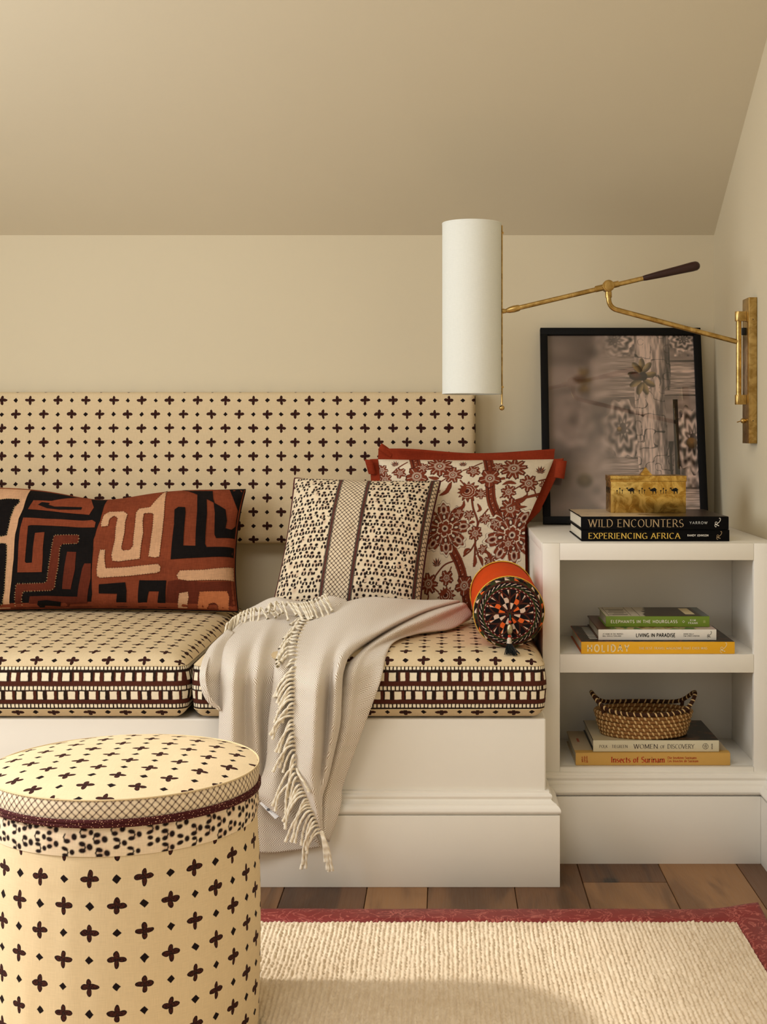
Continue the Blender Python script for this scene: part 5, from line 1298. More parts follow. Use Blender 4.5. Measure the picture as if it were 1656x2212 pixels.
lp(MB().lathe([(0, 0), (.0068, .0), (.0076, .004), (.0082, .014), (.0070, .024), (.0050, .031), (.0040, .0335)], A + d * .004, -d, 18), 'socket_cone')
K = p(1086.5, 672)
lp(MB().sphere(K, .0058, 16).tube([K, A - d * .028], .0034, 10).tube([K - Vector((.004, 0, 0)), K + Vector((.006, 0, 0))], .0050, 12), 'ball_joint')
rx_ = (1083.5 - VX) * YL / F
lp(MB().tube([(rx_, YL, HC - (487 - VY) * YL / F), (rx_, YL, HC - (874 - VY) * YL / F)], .0021, 8), 'shade_rod')
lp(MB().sphere((rx_, YL, HC - (881 - VY) * YL / F), .0062, 16), 'finial')
for yy in (503, 836): lp(MB().tube([(rx_ - .005, YL, HC - (yy - VY) * YL / F), (rx_ + .004, YL, HC - (yy - VY) * YL / F)], .0026, 8), 'rod_stud')
lp(MB().lathe([(0, 0), (.0045, 0), (.0060, .003), (.0060, .007), (.0045, .010), (0, .010)], (XR - .020, 3.136, HC - (909 - VY) * 3.13 / F), (-1, 0, 0), 14).tube([(XR - .029, 3.136, HC - (909 - VY) * 3.13 / F), (XR - .040, 3.134, HC - (912 - VY) * 3.13 / F)], .0013, 6), 'switch')
m = Mat('shade_linen', .9, .1); o_ = m.coord('Object'); gx, gy, gz = m.xyz(o_); w_ = m.noise(m.scale(o_, (120., 120., 1400.)), 1.0, 2); w2_ = m.noise(m.scale(o_, (1400., 1400., 90.)), 1.0, 2)
m.color(m.mix((w_ + w2_) * .5, lin((218, 220, 212)), lin((238, 240, 234)))); m.bump(w_ + w2_, .15, .0005)
m.b.inputs['Transmission Weight'].default_value = 0.0
M_SHADE = m.mat
sx_ = (1018.5 - VX) * YL / F; zt_, zb_ = HC - (483 - VY) * YL / F, HC - (851 - VY) * YL / F; rs_ = .0688
shd = lp(MB().lathe([(rs_ - .0012, zb_ + .001), (rs_ - .0012, zt_ - .001), (rs_, zt_), (rs_, zb_), (rs_ - .0012, zb_ + .001)], (sx_, YL, 0), (0, 0, 1), 64), 'shade', M_SHADE)
lp(MB().lathe([(rs_ + .0003, zt_ - .0035), (rs_ + .0006, zt_ - .001), (rs_ + .0002, zt_ + .0004), (rs_ - .0014, zt_ + .0002)], (sx_, YL, 0), (0, 0, 1), 64), 'shade_rim', M_SHADE, parent=shd)
lp(MB().lathe([(rs_ + .0003, zb_ + .0035), (rs_ + .0006, zb_ + .001), (rs_ + .0002, zb_ - .0004), (rs_ - .0014, zb_ - .0002)], (sx_, YL, 0), (0, 0, 1), 64), 'shade_rim', M_SHADE, parent=shd)
for z_ in (zt_ - .03, zb_ + .03): lp(MB().tube([(sx_ - rs_ + .002, YL, z_), (sx_ + rs_ - .001, YL, z_)], .0012, 6), 'spider_wire')
# ------------------------------------------------------------------ round ottoman in the foreground
OX, OY, OR = -0.4854, 2.040, 0.200
ott = thing('round_ottoman', 'round upholstered ottoman in cross-print linen with spotted and lattice bands', 'ottoman', (OX, OY, .0160))
def ring_grid(zs, rs, n=160):
    a = np.linspace(0, 2 * np.pi, n + 1); P = np.zeros((len(zs), n + 1, 3)); UVg = np.zeros((len(zs), n + 1, 2)); s_ = 0.0
    for i, (z_, r_) in enumerate(zip(zs, rs)):
        if i: s_ += math.hypot(zs[i] - zs[i-1], rs[i] - rs[i-1])
        rr = r_ * (1 + 0.006 * np.sin(a * 5 + 1) * (1 if z_ < .3 else .3) + (0.004 * vnoise(a * 9, np.full_like(a, z_ * 8), 4) if z_ < .33 else 0))
        P[i] = np.stack([OX + rr * np.cos(a), OY + rr * np.sin(a), np.full_like(a, z_)], -1); UVg[i] = np.stack([a * OR, np.full_like(a, s_)], -1)
    return P, UVg
zs = np.linspace(.022, .3415, 40); rs_o = .1985 + .004 * np.sin(np.pi * (zs / .34)) 
P, U_ = ring_grid(list(zs), list(rs_o)); U_[..., 0] += .014; U_[..., 1] += .0065
keep(obj('body_cover', grid_mesh('body_cover', P, U_), M_CROSS), ott)
nA = 1150
def band_mesh(name, z0, z1, cvs, rr):
    H2 = cvs.shape[0]; a = np.linspace(0, 2*np.pi, nA); t = np.linspace(0, 1, H2); A_, T_ = np.meshgrid(a, t)
    R_ = rr + .0018 * np.sin(np.pi * T_); P = np.stack([OX + R_ * np.cos(A_), OY + R_ * np.sin(A_), z0 + (z1 - z0) * T_], -1)
    keep(obj(name, grid_mesh(name, P, np.stack([A_ * OR, T_ * (z1 - z0)], -1), cvs), M_PRINT), ott)
scb = nA / (2 * math.pi * OR * 1000)
cv = Canvas(int(41 * scb), nA, (226, 206, 178)); spots(cv, -2, 43 * scb, 0, nA, scb * 1.25, random.Random(2)); band_mesh('spotted_band', .3405, .3805, cv.a.transpose(1, 0, 2)[::1], .1995)
cv = Canvas(nA, int(29 * scb), (226, 208, 180)); lattice(cv, 0, nA, 0, 29 * scb, scb, 8.0); band_mesh('lattice_band', .3905, .4185, cv.a, .2005)
m = Mat('ottoman_piping', .85, .2); o_ = m.coord('Object'); gx, gy, gz = m.xyz(o_); bt_ = m.voro(m.scale(o_, (330., 330., 330.)), 1.0); m.color(m.mix(bt_.below(.22, .05), lin((62, 16, 17)), lin((206, 160, 130)))); m.bump(bt_, .4, .001); M_OPIPE = m.mat
for z_, r_ in ((.3835, .2015), (.3885, .2015)):
    keep(MB().tube([(OX + r_ * math.cos(2*math.pi*k/120), OY + r_ * math.sin(2*math.pi*k/120), z_) for k in range(121)], .0034, 8, False).build('piping', M_OPIPE, None, smooth=True), ott)
# crowned top
nr, na = 26, 120; rr = np.linspace(0, 1, nr) ** .8; a = np.linspace(0, 2*np.pi, na + 1); R_, A_ = np.meshgrid(rr, a, indexing='ij')
Zt = .4180 + .019 * (1 - R_ ** 3.2) + .0010 * vnoise(R_ * 5 * np.cos(A_), R_ * 5 * np.sin(A_), 3); Xt, Yt = OX + .2012 * R_ * np.cos(A_), OY + .2012 * R_ * np.sin(A_)
keep(obj('top_panel', grid_mesh('top_panel', np.stack([Xt, Yt, Zt], -1), np.stack([Xt - OX + .018, Yt - OY + .012], -1)), M_CROSS), ott)
keep(MB().tube([(OX + .2012 * math.cos(2*math.pi*k/120), OY + .2012 * math.sin(2*math.pi*k/120), .4183) for k in range(121)], .0012, 6, False).build('top_seam', M_SEAM, None, smooth=True), ott)
keep(MB().lathe([(0, 0), (.19, 0), (.196, .004), (.197, .0080)], (OX, OY, .0160), (0, 0, 1), 60).build('base', plain('base_board', (60, 44, 30)), None, smooth=True), ott)

# ------------------------------------------------------------------ orange bolster with embroidered end
CXB, CZB, RB, YB0, YB1 = .1352, .5455, .0736, 2.802, 3.172
bol = thing('bolster_pillow', 'orange round bolster with embroidered star end and black tassel', 'bolster', (CXB, 3.03, CZB - RB))
M_ORANGE = cloth('orange_felt', (208, 72, 20), .08, 900)
def cyl(name, prof, mat, n=90):
    """prof: list of (radius, y)"""
    a = np.linspace(0, 2*np.pi, n + 1); P = np.array([[(CXB + r_ * math.cos(t), y_, CZB + r_ * math.sin(t)) for t in a] for r_, y_ in prof]); return keep(obj(name, grid_mesh(name, P), mat), bol)
cyl('cover', [(RB, YB0 + .022)] + [(RB + .0015 * math.sin(k), YB0 + .022 + (YB1 - .012 - YB0 - .022) * k / 12) for k in range(1, 13)] + [(RB - .004, YB1 - .004), (RB - .012, YB1), (0.001, YB1 + .001)], M_ORANGE)
def embroid(W_, H_):
    cvx = Canvas(W_, H_, (22, 12, 12)); th = (np.arange(W_) + .5) / W_ * 2 * np.pi; q = (np.arange(H_) + .5) / H_
    T, Q = np.meshgrid(th, q); a = cvx.a
    K, MA, GR, WH, OR_, YE = [np.array(lin(c)) for c in ((17, 13, 13), (78, 18, 18), (44, 54, 26), (206, 178, 158), (214, 92, 36), (232, 186, 62))]
    a[:] = K
    # central star, radius fraction q < .56
    n = 8; s_ = (T / (2*np.pi) * n) % 1; d = np.abs(s_ - .5) * 2                   # d: 1 on spokes, 0 between
    core = Q < .56; half = s_ > .5
    inner = Q < .34; edge1 = np.clip(.10 + .0 * Q, 0, 1)
    tri1 = core & (Q < .07 + .30 * (1 - d) ** .5 + .02) & (Q > .06)
    rowA = core & (Q > .10) & (Q <= .24); rowB = core & (Q > .24) & (Q <= .36); rowC = core & (Q > .36) & (Q <= .53)
    spk = core & ((1 - d) * Q < .045)                                             # dark red spokes
    v2 = core & (np.abs((Q - .30) - (1 - d) * .22) < .028) & (Q > .28)            # chevrons joining them
    idx = np.floor(T / (2*np.pi) * n).astype(int)
    lite = np.where(((idx % 3) == 0)[..., None], OR_, WH); lite2 = np.where(((idx % 2) == 0)[..., None], WH, OR_)
    a[:] = np.where((rowA & half)[..., None], lite, a); a[:] = np.where((rowB & ~half)[..., None], lite2, a)
    t2 = (T / (2*np.pi) * n * 4) % 1; wedge = rowC & (t2 < (Q - .34) / .19 * .55) ; a[:] = np.where(wedge[..., None], np.where((((T / (2*np.pi) * n * 4).astype(int)) % 2 == 0)[..., None], WH, K), a)
    wedge2 = rowC & (t2 > 1 - (Q - .34) / .19 * .35) & (((T / (2*np.pi) * n * 4).astype(int)) % 4 == 1); a[:] = np.where(wedge2[..., None], OR_, a)
    a[:] = np.where((spk | v2)[..., None], MA, a); a[:] = np.where((core & (((1 - d) * Q < .012) | ((np.abs((Q - .30) - (1 - d) * .22) < .008) & (Q > .28))))[..., None], GR, a)
    def ring(q0, q1, c): a[:] = np.where(((Q >= q0) & (Q < q1))[..., None], c, a)
    def dash(q0, q1, n_, fr, c, sl=0.0):
        mk = (Q >= q0) & (Q < q1) & ((((T / (2*np.pi)) * n_ + (Q - q0) / max(q1 - q0, 1e-6) * sl) % 1) < fr); a[:] = np.where(mk[..., None], c, a)
    ring(.545, .585, MA); dash(.557, .575, 34, .35, WH); ring(.585, .62, GR); ring(.62, .70, K); dash(.63, .685, 34, .24, WH, .8); ring(.70, .735, MA); dash(.705, .73, 40, .4, GR, .5); ring(.735, .755, GR)
    # outer chequer of triangles in two rows
    ns = 22; sct = (T / (2*np.pi) * ns); ic = np.floor(sct).astype(int); f = sct % 1
    for q0, q1, k0 in ((.755, .85, 0), (.85, .94, 1)):
        rowm = (Q >= q0) & (Q < q1); g = (Q - q0) / (q1 - q0); up = f < g * .55 + .42; k = (ic + k0)
        c = np.where(((k % 2) == 0)[..., None], np.where(up[..., None], K, np.where(((k // 2) % 2 == 0)[..., None], OR_, WH)), np.where(up[..., None], GR, np.where(((k // 2) % 2 == 0)[..., None], WH, K)))
        a[:] = np.where(rowm[..., None], c, a); a[:] = np.where((rowm & ((np.abs(f - .5) > .475) | (np.abs(g) < .05)))[..., None], MA, a)
    ring(.94, .972, K); dash(.945, .965, 60, .32, WH); ring(.972, .984, MA); ring(.984, 1.01, YE)
    n_ = vnoise(T * 60, Q * 90, 5)[..., None]; a *= (1 + .18 * n_)
    return a
W_, H_ = 420, 150; E_ = embroid(W_, H_)
# profile: domed disc then around the rim on to the side; arc length fraction q
R0 = np.linspace(.001, RB - .014, 40); prof = [(r_, YB0 - .004 + .004 * (r_ / RB) ** 2) for r_ in R0]
prof += [(RB - .014 + .014 * math.sin(t), YB0 + .014 - .014 * math.cos(t)) for t in np.linspace(.12, math.pi/2, 14)] + [(RB + .0008, YB0 + .024)]
pr_ = np.array(prof); s_ = np.concatenate([[0], np.cumsum(np.hypot(*np.diff(pr_, axis=0).T))]); s_ /= s_[-1]; qq = np.linspace(0, 1, H_); pr2 = np.stack([np.interp(qq, s_, pr_[:, 0]), np.interp(qq, s_, pr_[:, 1])], 1)
a = np.linspace(0, 2*np.pi, W_); P = np.stack([CXB + pr2[:, 0][:, None] * np.cos(a), np.repeat(pr2[:, 1][:, None], W_, 1), CZB + pr2[:, 0][:, None] * np.sin(a)], -1)
keep(obj('embroidered_end', grid_mesh('embroidered_end', P, np.stack(np.meshgrid(a * .05, qq * .1), -1), E_), print_mat('embroidery', .9, .5, 1400., .2)), bol)
M_YEL2 = plain('ribbon_yellow', (226, 178, 52), .8, var=.2)
def zig(y, amp, r_, mat, name, n=240, k=20): keep(MB().tube([(CXB + r_ * math.cos(2*math.pi*i/n), y + amp * (abs((i * k / n) % 1 - .5) * 2 - .5), CZB + r_ * math.sin(2*math.pi*i/n)) for i in range(n + 1)], .0013, 6, False).build(name, mat, None, smooth=True), bol)
zig(YB0 + .0265, .0018, RB + .0009, M_YEL2, 'yellow_ribbon'); zig(YB0 + .0300, .0020, RB + .0006, plain('braid_brown', (128, 66, 30), .9), 'braid'); zig(YB0 + .0325, .0020, RB + .0006, plain('braid_tan', (190, 108, 42), .9), 'braid')
zig(YB1 - .016, .0025, RB + .0015, M_YEL2, 'yellow_ribbon'); zig(YB1 - .012, .0015, RB + .0004, plain('braid_dark', (50, 18, 16), .9), 'braid')
tx_, ty_ = CXB + .0015, YB0 - .007
tas = keep(MB().tube([(tx_, ty_ + .003, CZB - .002), (tx_, ty_, CZB - .014)], .0016, 8).build('tassel_thread', plain('teal_thread', (24, 74, 70), .8), None, smooth=True), bol)
def bead(name, z_, r_, sc, mat): o = MB().sphere((tx_ - .0012 * (CZB - z_) / .03, ty_ - .001, z_), r_, 14, sc).build(name, mat, None, smooth=True); return keep(o, bol)
M_CORAL = plain('coral_bead', (186, 58, 34), .4); m = Mat('silver_bead', .35, .5, 1.0); o_ = m.coord('Object'); m.color(m.mix(m.noise(o_, 300., 3), lin((110, 100, 72)), lin((206, 196, 160)))); m.bump(m.noise(o_, 500., 2), .5, .001)
bead('coral_bead', CZB - .0165, .0036, (1, 1, .8), M_CORAL); bead('silver_bead', CZB - .0320, .0066, (1, 1, 1.85), m.mat); bead('coral_bead', CZB - .0465, .0038, (1, 1, .8), M_CORAL)
cap = MB().lathe([(.0026, 0), (.0050, -.004), (.0046, -.008), (.0058, -.013)], (tx_ - .0022, ty_ - .001, CZB - .0490), (0, 0, 1), 14).build('tassel_cap', plain('cap_white', (206, 190, 172), .7, var=.35, scale=400), None, smooth=True); keep(cap, bol)
rt = random.Random(1); tb = MB()
for k in range(46):
    x_ = rt.uniform(-1, 1); d_ = rt.uniform(0, 1); top = Vector((tx_ - .0022 + x_ * .0042, ty_ - .001 + (d_ - .5) * .006, CZB - .0610))
    mid = top + Vector((x_ * .003 + rt.uniform(-.001, .002), -.016 - .004 * d_, -.004 - .003 * d_)); end = mid + Vector((x_ * .005 + rt.uniform(-.001, .009), -.018 - .006 * d_, -.012 * rt.uniform(.6, 1.1)))
    tb.tube([top, mid, end], .0008, 4)
o = tb.build('tassel_strands', plain('tassel_black', (14, 20, 20), .7), None, fix=False); keep(o, bol); o['kind'] = 'stuff'

# ------------------------------------------------------------------ herringbone throw
thr = thing('throw_blanket', 'pale beige herringbone throw with knotted fringe draped over the bench edge', 'throw', (-.27, 2.70, .34))
m = Mat('herringbone_wool', .95, .08); uv = m.coord('UV'); u, v, _ = m.xyz(uv)
tri = ((v / .026).fract() - .5).abs() * .026 * 1.15
ph = ((u + tri) / .0046 + (m.noise(uv, 40., 2) - .5) * .5).fract(); st = (ph - .5).abs().below(.235, .10)
fz = m.noise(uv, 900., 2); c = m.mix(st, lin((176, 157, 137)), lin((252, 247, 238))); m.color(m.mix(fz * .25, c, lin((214, 200, 184)))); m.bump(st * .6 + fz * .5, .35, .0008)
m.b.inputs['Sheen Weight'].default_value = .15
M_THROW = m.mat; M_CORD = None
def sheet(name, lines, nu, nv, seed=0, amp=.0035, uoff=0.0, voff=0.0):
    """surface through length-wise lines of (px, py, Y) survey points"""
    L = np.array([[tuple(PX(x, y, Y)) for x, y, Y in ln] for ln in lines]); cols = np.array([spline(l, nv) for l in L])
    P = np.array([spline(cols[:, j], nu) for j in range(nv)])                     # (nv, nu, 3)
    dv = np.concatenate([[0], np.cumsum(np.linalg.norm(np.diff(P, axis=0), axis=2).mean(1))]); du = np.linalg.norm(np.diff(P, axis=1), axis=2)
    Ug = np.concatenate([np.zeros((nv, 1)), np.cumsum(du, 1)], 1); Vg = np.repeat(dv[:, None], nu, 1); w = np.clip(dv / .12, 0, 1)[:, None]
    P[..., 1] += amp * w * (vnoise(Ug * 22 + seed, Vg * 3.2, seed) + .5 * vnoise(Ug * 48 + seed, Vg * 7, seed + 1))
    P[..., 2] += .5 * amp * (1 - w) * vnoise(Ug * 18 + seed, Vg * 12, seed + 2)
    o = obj(name, grid_mesh(name, P, np.stack([Ug + uoff, Vg + voff], -1)), M_THROW); keep(o, thr)
    md = o.modifiers.new('thickness', 'SOLIDIFY'); md.thickness = .0022; md.offset = 0
    return P
L0 = [(705,1320,3.03),(675,1330,2.99),(649,1366,2.86),(639,1411,2.745),(635,1459,2.675),(635,1509,2.665),(633,1560,2.660),(637,1612,2.66),(640,1668,2.66),(660,1715,2.655),(675,1753,2.655),(693,1798,2.66)]
L1 = [(745,1302,3.04),(716,1320,2.99),(685,1368,2.85),(668,1418,2.725),(661,1468,2.652),(659,1518,2.642),(657,1570,2.638),(659,1620,2.636),(660,1672,2.636),(672,1714,2.638),(682,1752,2.645),(694,1797,2.655)]
L2 = [(800,1290,3.05),(760,1312,2.98),(722,1362,2.84),(698,1415,2.712),(688,1470,2.632),(684,1520,2.620),(681,1570,2.618),(680,1620,2.620),(677,1670,2.63),(680,1712,2.637),(686,1752,2.645),(694,1798,2.658)]
L3 = [(858,1294,3.06),(815,1316,2.98),(762,1358,2.85),(726,1410,2.735),(713,1465,2.684),(708,1516,2.682),(705,1566,2.678),(700,1618,2.672),(692,1674,2.664),(688,1713,2.652),(690,1753,2.652),(694.5,1799,2.66)]
L4 = [(915,1298,3.10),(868,1322,2.99),(800,1358,2.85),(748,1400,2.728),(728,1445,2.650),(722,1505,2.645),(719,1562,2.644),(711,1618,2.655),(700,1680,2.658),(692,1717,2.658),(693,1755,2.658),(695,1799,2.662)]
L5 = [(988,1297,3.13),(915,1318,3.01),(838,1354,2.86),(765,1402,2.745),(742,1447,2.672),(737,1503,2.668),(734,1560,2.666),(723,1616,2.67),(708,1682,2.672),(696,1720,2.668),(694.5,1757,2.664),(695.5,1800,2.664)]
L6 = [(x - (9 if i > 3 else 3), y + (2 if i > 3 else 9), Y + .026) for i, (x, y, Y) in enumerate(L5)]
LX = [(700,1326,3.06)] + [(x + 4, y + 1, Y + .014) for x, y, Y in L0[1:]]
PF = sheet('front_panel', [L0, L1, L2, L3, L4, L5, L6], 90, 150, 1, .0030)
R0_ = [(985,1301,3.16),(915,1322,3.05),(845,1358,2.92),(775,1407,2.80),(742,1450,2.715),(727,1503,2.702),(722,1560,2.70),(712,1616,2.70),(698,1682,2.70),(688,1720,2.695),(686,1757,2.69),(690,1805,2.675)]
R1_ = [(1003,1303,3.12),(935,1330,2.975),(856,1363,2.86),(790,1404,2.765),(762,1447,2.685),(755,1503,2.682),(748,1560,2.682),(735,1616,2.684),(715,1682,2.688),(704,1720,2.685),(703,1757,2.68),(699,1808,2.672)]
R2_ = [(1010,1312,3.12),(945,1345,2.99),(868,1373,2.88),(808,1402,2.78),(783,1445,2.70),(776,1503,2.694),(766,1560,2.694),(750,1614,2.696),(726,1686,2.70),(718,1722,2.695),(715,1757,2.69),(704,1812,2.678)]
R3_ = [(1019,1326,3.12),(975,1356,3.005),(900,1369,2.925),(851,1386,2.835),(832,1415,2.755),(819,1473,2.703),(788,1560,2.704),(769,1612,2.708),(739,1697,2.71),(737,1720,2.708),(731,1755,2.70),(710,1818,2.69)]
R4_ = [(1014,1338,3.12),(968,1358,3.02),(893,1371,2.945),(845,1388,2.86),(824,1418,2.79),(810,1475,2.720),(780,1562,2.718),(762,1614,2.718),(733,1699,2.718),(730,1722,2.716),(724,1757,2.712),(706,1819,2.70)]
sheet('right_panel', [R0_, R1_, R2_, R3_, R4_], 60, 140, 5, .0025, .4, .007)
A0_ = [(520,1345,3.0),(500,1368,2.90),(484,1405,2.775),(478,1450,2.70),(476,1500,2.69),(475,1550,2.688),(473,1620,2.688),(472,1700,2.69),(474,1770,2.69),(476,1838,2.69)]
Am_ = [(528,1342,3.0),(508,1366,2.91),(490,1405,2.80),(484,1450,2.722),(482,1500,2.71),(481,1550,2.708),(479,1620,2.708),(478,1700,2.71),(480,1770,2.71),(482,1838,2.71)]
A1_ = [(548,1334,3.03),(530,1357,2.93),(512,1400,2.755),(505,1450,2.662),(503,1500,2.648),(503,1550,2.646),(503,1620,2.65),(505,1700,2.665),(510,1770,2.675),(515,1841,2.68)]
A2_ = [(578,1326,3.04),(564,1350,2.94),(546,1395,2.785),(531,1450,2.698),(528,1500,2.694),(528,1550,2.696),(530,1620,2.698),(540,1700,2.695),(545,1770,2.70),(550,1842,2.70)]
A2b = [(598,1322,3.05),(585,1345,2.95),(566,1388,2.79),(556,1445,2.688),(552,1500,2.672),(552,1550,2.675),(555,1620,2.684),(556,1700,2.70),(565,1770,2.705),(572,1842,2.705)]
A3_ = [(622,1320,3.05),(610,1342,2.97),(596,1385,2.83),(582,1440,2.725),(574,1500,2.712),(572,1550,2.712),(574,1620,2.713),(584,1700,2.713),(592,1770,2.713),(604,1841,2.713)]
A4_ = [(668,1316,3.06),(655,1340,2.98),(642,1385,2.84),(632,1440,2.735),(627,1500,2.714),(627,1550,2.714),(632,1620,2.715),(642,1700,2.715),(655,1770,2.715),(694,1830,2.715)]
sheet('left_panel', [Am_, A0_, A1_, A2_, A2b, A3_, A4_], 90, 140, 9, .0028, .1, .003)
H0 = [(505,1366,2.895),(486,1398,2.80),(478,1440,2.716),(477,1485,2.700),(478,1520,2.698),(480,1538,2.698)]
H1 = [(497,1362,2.905),(466,1396,2.78),(455,1440,2.690),(455,1480,2.682),(465,1515,2.684),(478,1536,2.688)]
H2 = [(493,1360,2.91),(454,1398,2.785),(438,1440,2.690),(437,1476,2.672),(450,1512,2.674),(477,1534,2.680)]
H3 = [(491,1362,2.905),(452,1402,2.775),(434,1444,2.678),(434,1480,2.660),(448,1514,2.662),(476,1536,2.674)]
H4 = [(493,1366,2.895),(460,1408,2.755),(446,1446,2.668),(446,1478,2.655),(456,1508,2.658),(477,1530,2.674)]
sheet('left_hem', [H0, H1, H2, H3, H4], 40, 60, 13, .001, .2, .01)
C0_ = [(602,1400,2.80),(594,1440,2.715),(588,1500,2.695),(581,1560,2.69),(576,1647,2.69),(560,1695,2.688),(557,1715,2.688),(566,1732,2.69)]
Cm_ = [(608,1400,2.81),(600,1440,2.730),(595,1500,2.712),(588,1560,2.71),(583,1647,2.71),(567,1696,2.708),(564,1715,2.708),(571,1730,2.70)]
C1_ = [(618,1395,2.79),(612,1440,2.70),(607,1500,2.68),(603,1560,2.674),(600,1647,2.67),(592,1695,2.67),(590,1725,2.672),(600,1760,2.680)]
C2_ = [(640,1395,2.80),(635,1440,2.712),(632,1500,2.695),(630,1560,2.69),(632,1647,2.686),(632,1700,2.684),(632,1745,2.684),(640,1790,2.686)]
C3_ = [(668,1395,2.80),(660,1440,2.715),(657,1500,2.70),(657,1560,2.697),(660,1647,2.693),(665,1700,2.692),(668,1755,2.69),(692,1826,2.69)]
sheet('middle_fold', [Cm_, C0_, C1_, C2_, C3_], 60, 110, 17, .002, .33, .011)
T0 = [(500,1350,3.02),(520,1326,3.07),(552,1308,3.09),(592,1291,3.07),(640,1299,3.06),(680,1300,3.05),(712,1288,3.05),(748,1296,3.06)]
T1 = [(503,1352,3.0),(527,1334,3.05),(560,1320,3.06),(600,1300,3.04),(642,1306,3.03),(684,1308,3.03),(716,1300,3.04),(750,1303,3.05)]
T2 = [(508,1358,2.96),(535,1342,3.02),(568,1330,3.04),(606,1316,3.03),(646,1318,3.02),(688,1318,3.02),(718,1312,3.03),(752,1312,3.04)]
T3 = [(516,1366,2.92),(545,1352,2.97),(576,1342,3.0),(612,1332,3.01),(650,1330,3.0),(690,1328,3.0),(722,1322,3.01),(754,1320,3.02)]
sheet('back_fold', [T0, T1, T2, T3], 30, 90, 21, .002, .6, .02)
# knotted cords
m = Mat('fringe_cord', .9, .1); uv = m.coord('UV'); u, v, _ = m.xyz(uv); tw = ((v * 420.0 + u * 6.2832) ).sin() * .5 + .5
m.color(m.mix(tw, lin((224, 210, 184)), lin((244, 235, 216)))); m.bump(tw, .8, .0012); M_CORD = m.mat
rc = random.Random(12)
def cord(pts, r=.0025, name='fringe_cord'):
    P = spline(np.array([tuple(p_) for p_ in pts]), 16); n = 7; T = np.gradient(P, axis=0); T /= np.linalg.norm(T, axis=1, keepdims=True)
    nn = np.cross(T[0], (0, 1, 0.01)); nn /= np.linalg.norm(nn); V = []; UVc = []; s_ = 0.0
    for i in range(16):
        nn = nn - T[i] * (nn @ T[i]); nn /= np.linalg.norm(nn); b = np.cross(T[i], nn); rr = r * (1 if i < 13 else (.85, 1.25, 1.5)[i - 13])
        if i: s_ += np.linalg.norm(P[i] - P[i-1])
        V.append([P[i] + (nn * math.cos(2*math.pi*k/n) + b * math.sin(2*math.pi*k/n)) * rr for k in range(n + 1)]); UVc.append([(k / n, s_) for k in range(n + 1)])
    keep(obj(name, grid_mesh(name, np.array(V), np.array(UVc)), M_CORD), thr)
edge = spline(np.array(L0[1:], float), 58)
for i, (x, y, Y) in enumerate(edge):
    t = i / 57; Yr = Y - .002
    if t < .22: dx, dy = rc.uniform(-46, -28), rc.uniform(14, 44)
    elif t < .62: dx, dy = rc.uniform(-50, -22), rc.uniform(36, 66)
    elif t < .80: dx, dy = rc.uniform(-62, -14), rc.uniform(50, 92)
    else: dx, dy = rc.uniform(-52, -18), rc.uniform(62, 96)
    if t < .22:                                   # those on the seat lie on the cloth
        tip = PX(x + dx, y + dy, Y - .0016 * dy - .012); mid = PX(x + dx * .55, y + dy * .12 - rc.uniform(0, 8), Y - .012)
        cord([PX(x + 3, y, Yr), PX(x + dx * .2, y - 2, Yr - .008), mid, tip])
    else:
        yo = rc.uniform(.004, .016)
        cord([PX(x + 3, y, Yr), PX(x + dx * .35, y + dy * .10 - 2, Yr - yo), PX(x + dx * .78, y + dy * .5, Yr - yo * .6), PX(x + dx + rc.uniform(-6, 6), y + dy, Yr - yo * .3)])
for k in range(6): cord([PX(692 + k * .6, 1795, 2.656), PX(697 + k, 1815, 2.650), PX(700 + k * 2.2, 1842, 2.652), PX(703 + k * 2.6 + rc.uniform(-2, 2), 1868 + rc.uniform(-14, 16), 2.656)])
cord([PX(640, 1660, 2.652), PX(646, 1675, 2.640), PX(656, 1690, 2.632), PX(667, 1710, 2.632)])
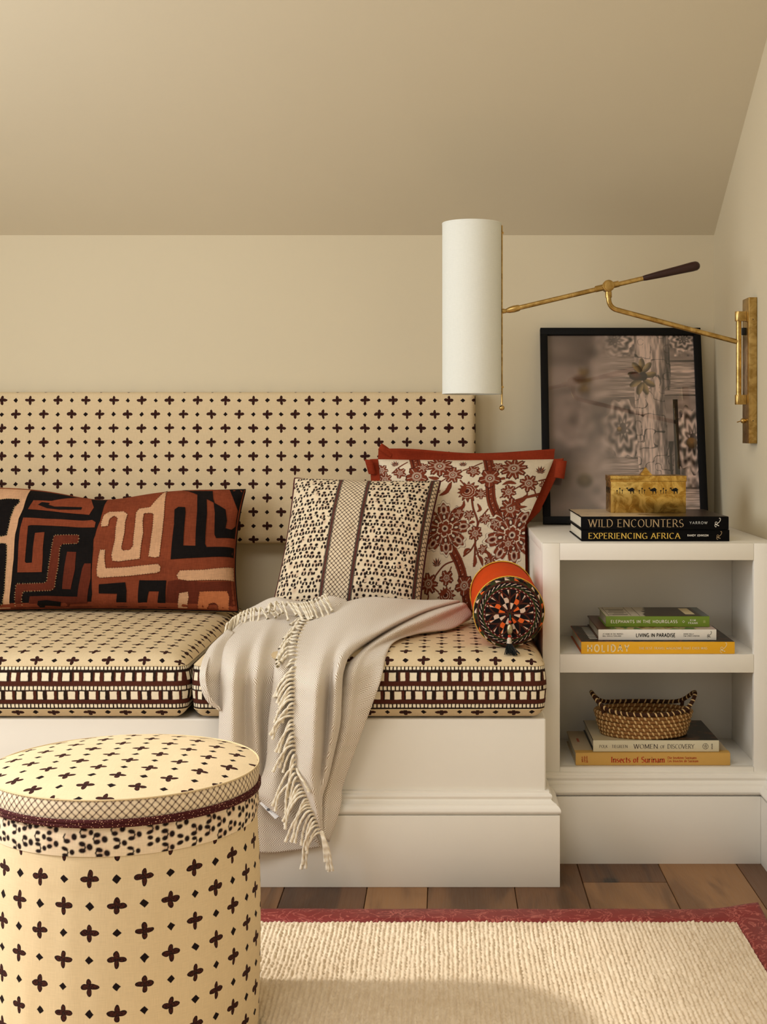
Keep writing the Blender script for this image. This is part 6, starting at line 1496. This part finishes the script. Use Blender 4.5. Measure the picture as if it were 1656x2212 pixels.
back = spline(np.array([(500,1352,2.985),(516,1338,3.02),(545,1322,3.04),(575,1318,3.03),(600,1306,3.02),(640,1310,3.0),(668,1305,3.01),(700,1290,3.03)], float), 34)
for i, (x, y, Y) in enumerate(back):
    t = i / 33
    if t < .35: dx, dy = rc.uniform(-26, -8), rc.uniform(26, 44)
    elif t < .6: dx, dy = rc.uniform(-20, 30), rc.uniform(12, 30)
    else: dx, dy = rc.uniform(4, 34), rc.uniform(20, 36)
    cord([PX(x, y, Y - .01), PX(x + dx * .3 - 3, y + dy * .05 - 7, Y - .03), PX(x + dx * .7, y + dy * .5, Y - .05), PX(x + dx, y + dy, Y - .06)])
# sewn-in label
q = [PX(560.3, 1734.9, 2.690), PX(565.5, 1731, 2.690), PX(603, 1763, 2.681), PX(594, 1769, 2.681)]; fwd = Vector((0, -.0008, 0))
lb = MB().add(q + [v_ + fwd for v_ in q], [(0, 1, 2, 3), (7, 6, 5, 4), (0, 4, 5, 1), (1, 5, 6, 2), (2, 6, 7, 3), (3, 7, 4, 0)]).build('care_label', plain('label_white', (236, 236, 238), .6), None); keep(lb, thr); lb['label'] = 'small white sewn-in label'
ce = (q[0] + q[1] + q[2] + q[3]) / 4 + Vector((-.001, -.0014, .001)); e1_ = (q[2] - q[1]).normalized(); e2_ = (q[0] - q[1]).normalized(); lm = MB()
for k in range(16):
    a0, a1 = 2*math.pi*k/16, 2*math.pi*(k+1)/16; lm.add([ce, ce + (e1_*math.cos(a0) + e2_*math.sin(a0)) * .0033, ce + (e1_*math.cos(a1) + e2_*math.sin(a1)) * .0033], [(0, 1, 2)])
for s_ in (-1, 1): c_ = ce + e1_ * s_ * .0068; lm.add([c_ - e1_*.0022 - e2_*.0003, c_ + e1_*.0022 - e2_*.0003, c_ + e1_*.0022 + e2_*.0003, c_ - e1_*.0022 + e2_*.0003], [(0, 1, 2, 3)])
lo = lm.build('label_mark', plain('label_grey', (92, 92, 98), .7), None, fix=False); lo.parent = lb
bpy.context.view_layer.update()
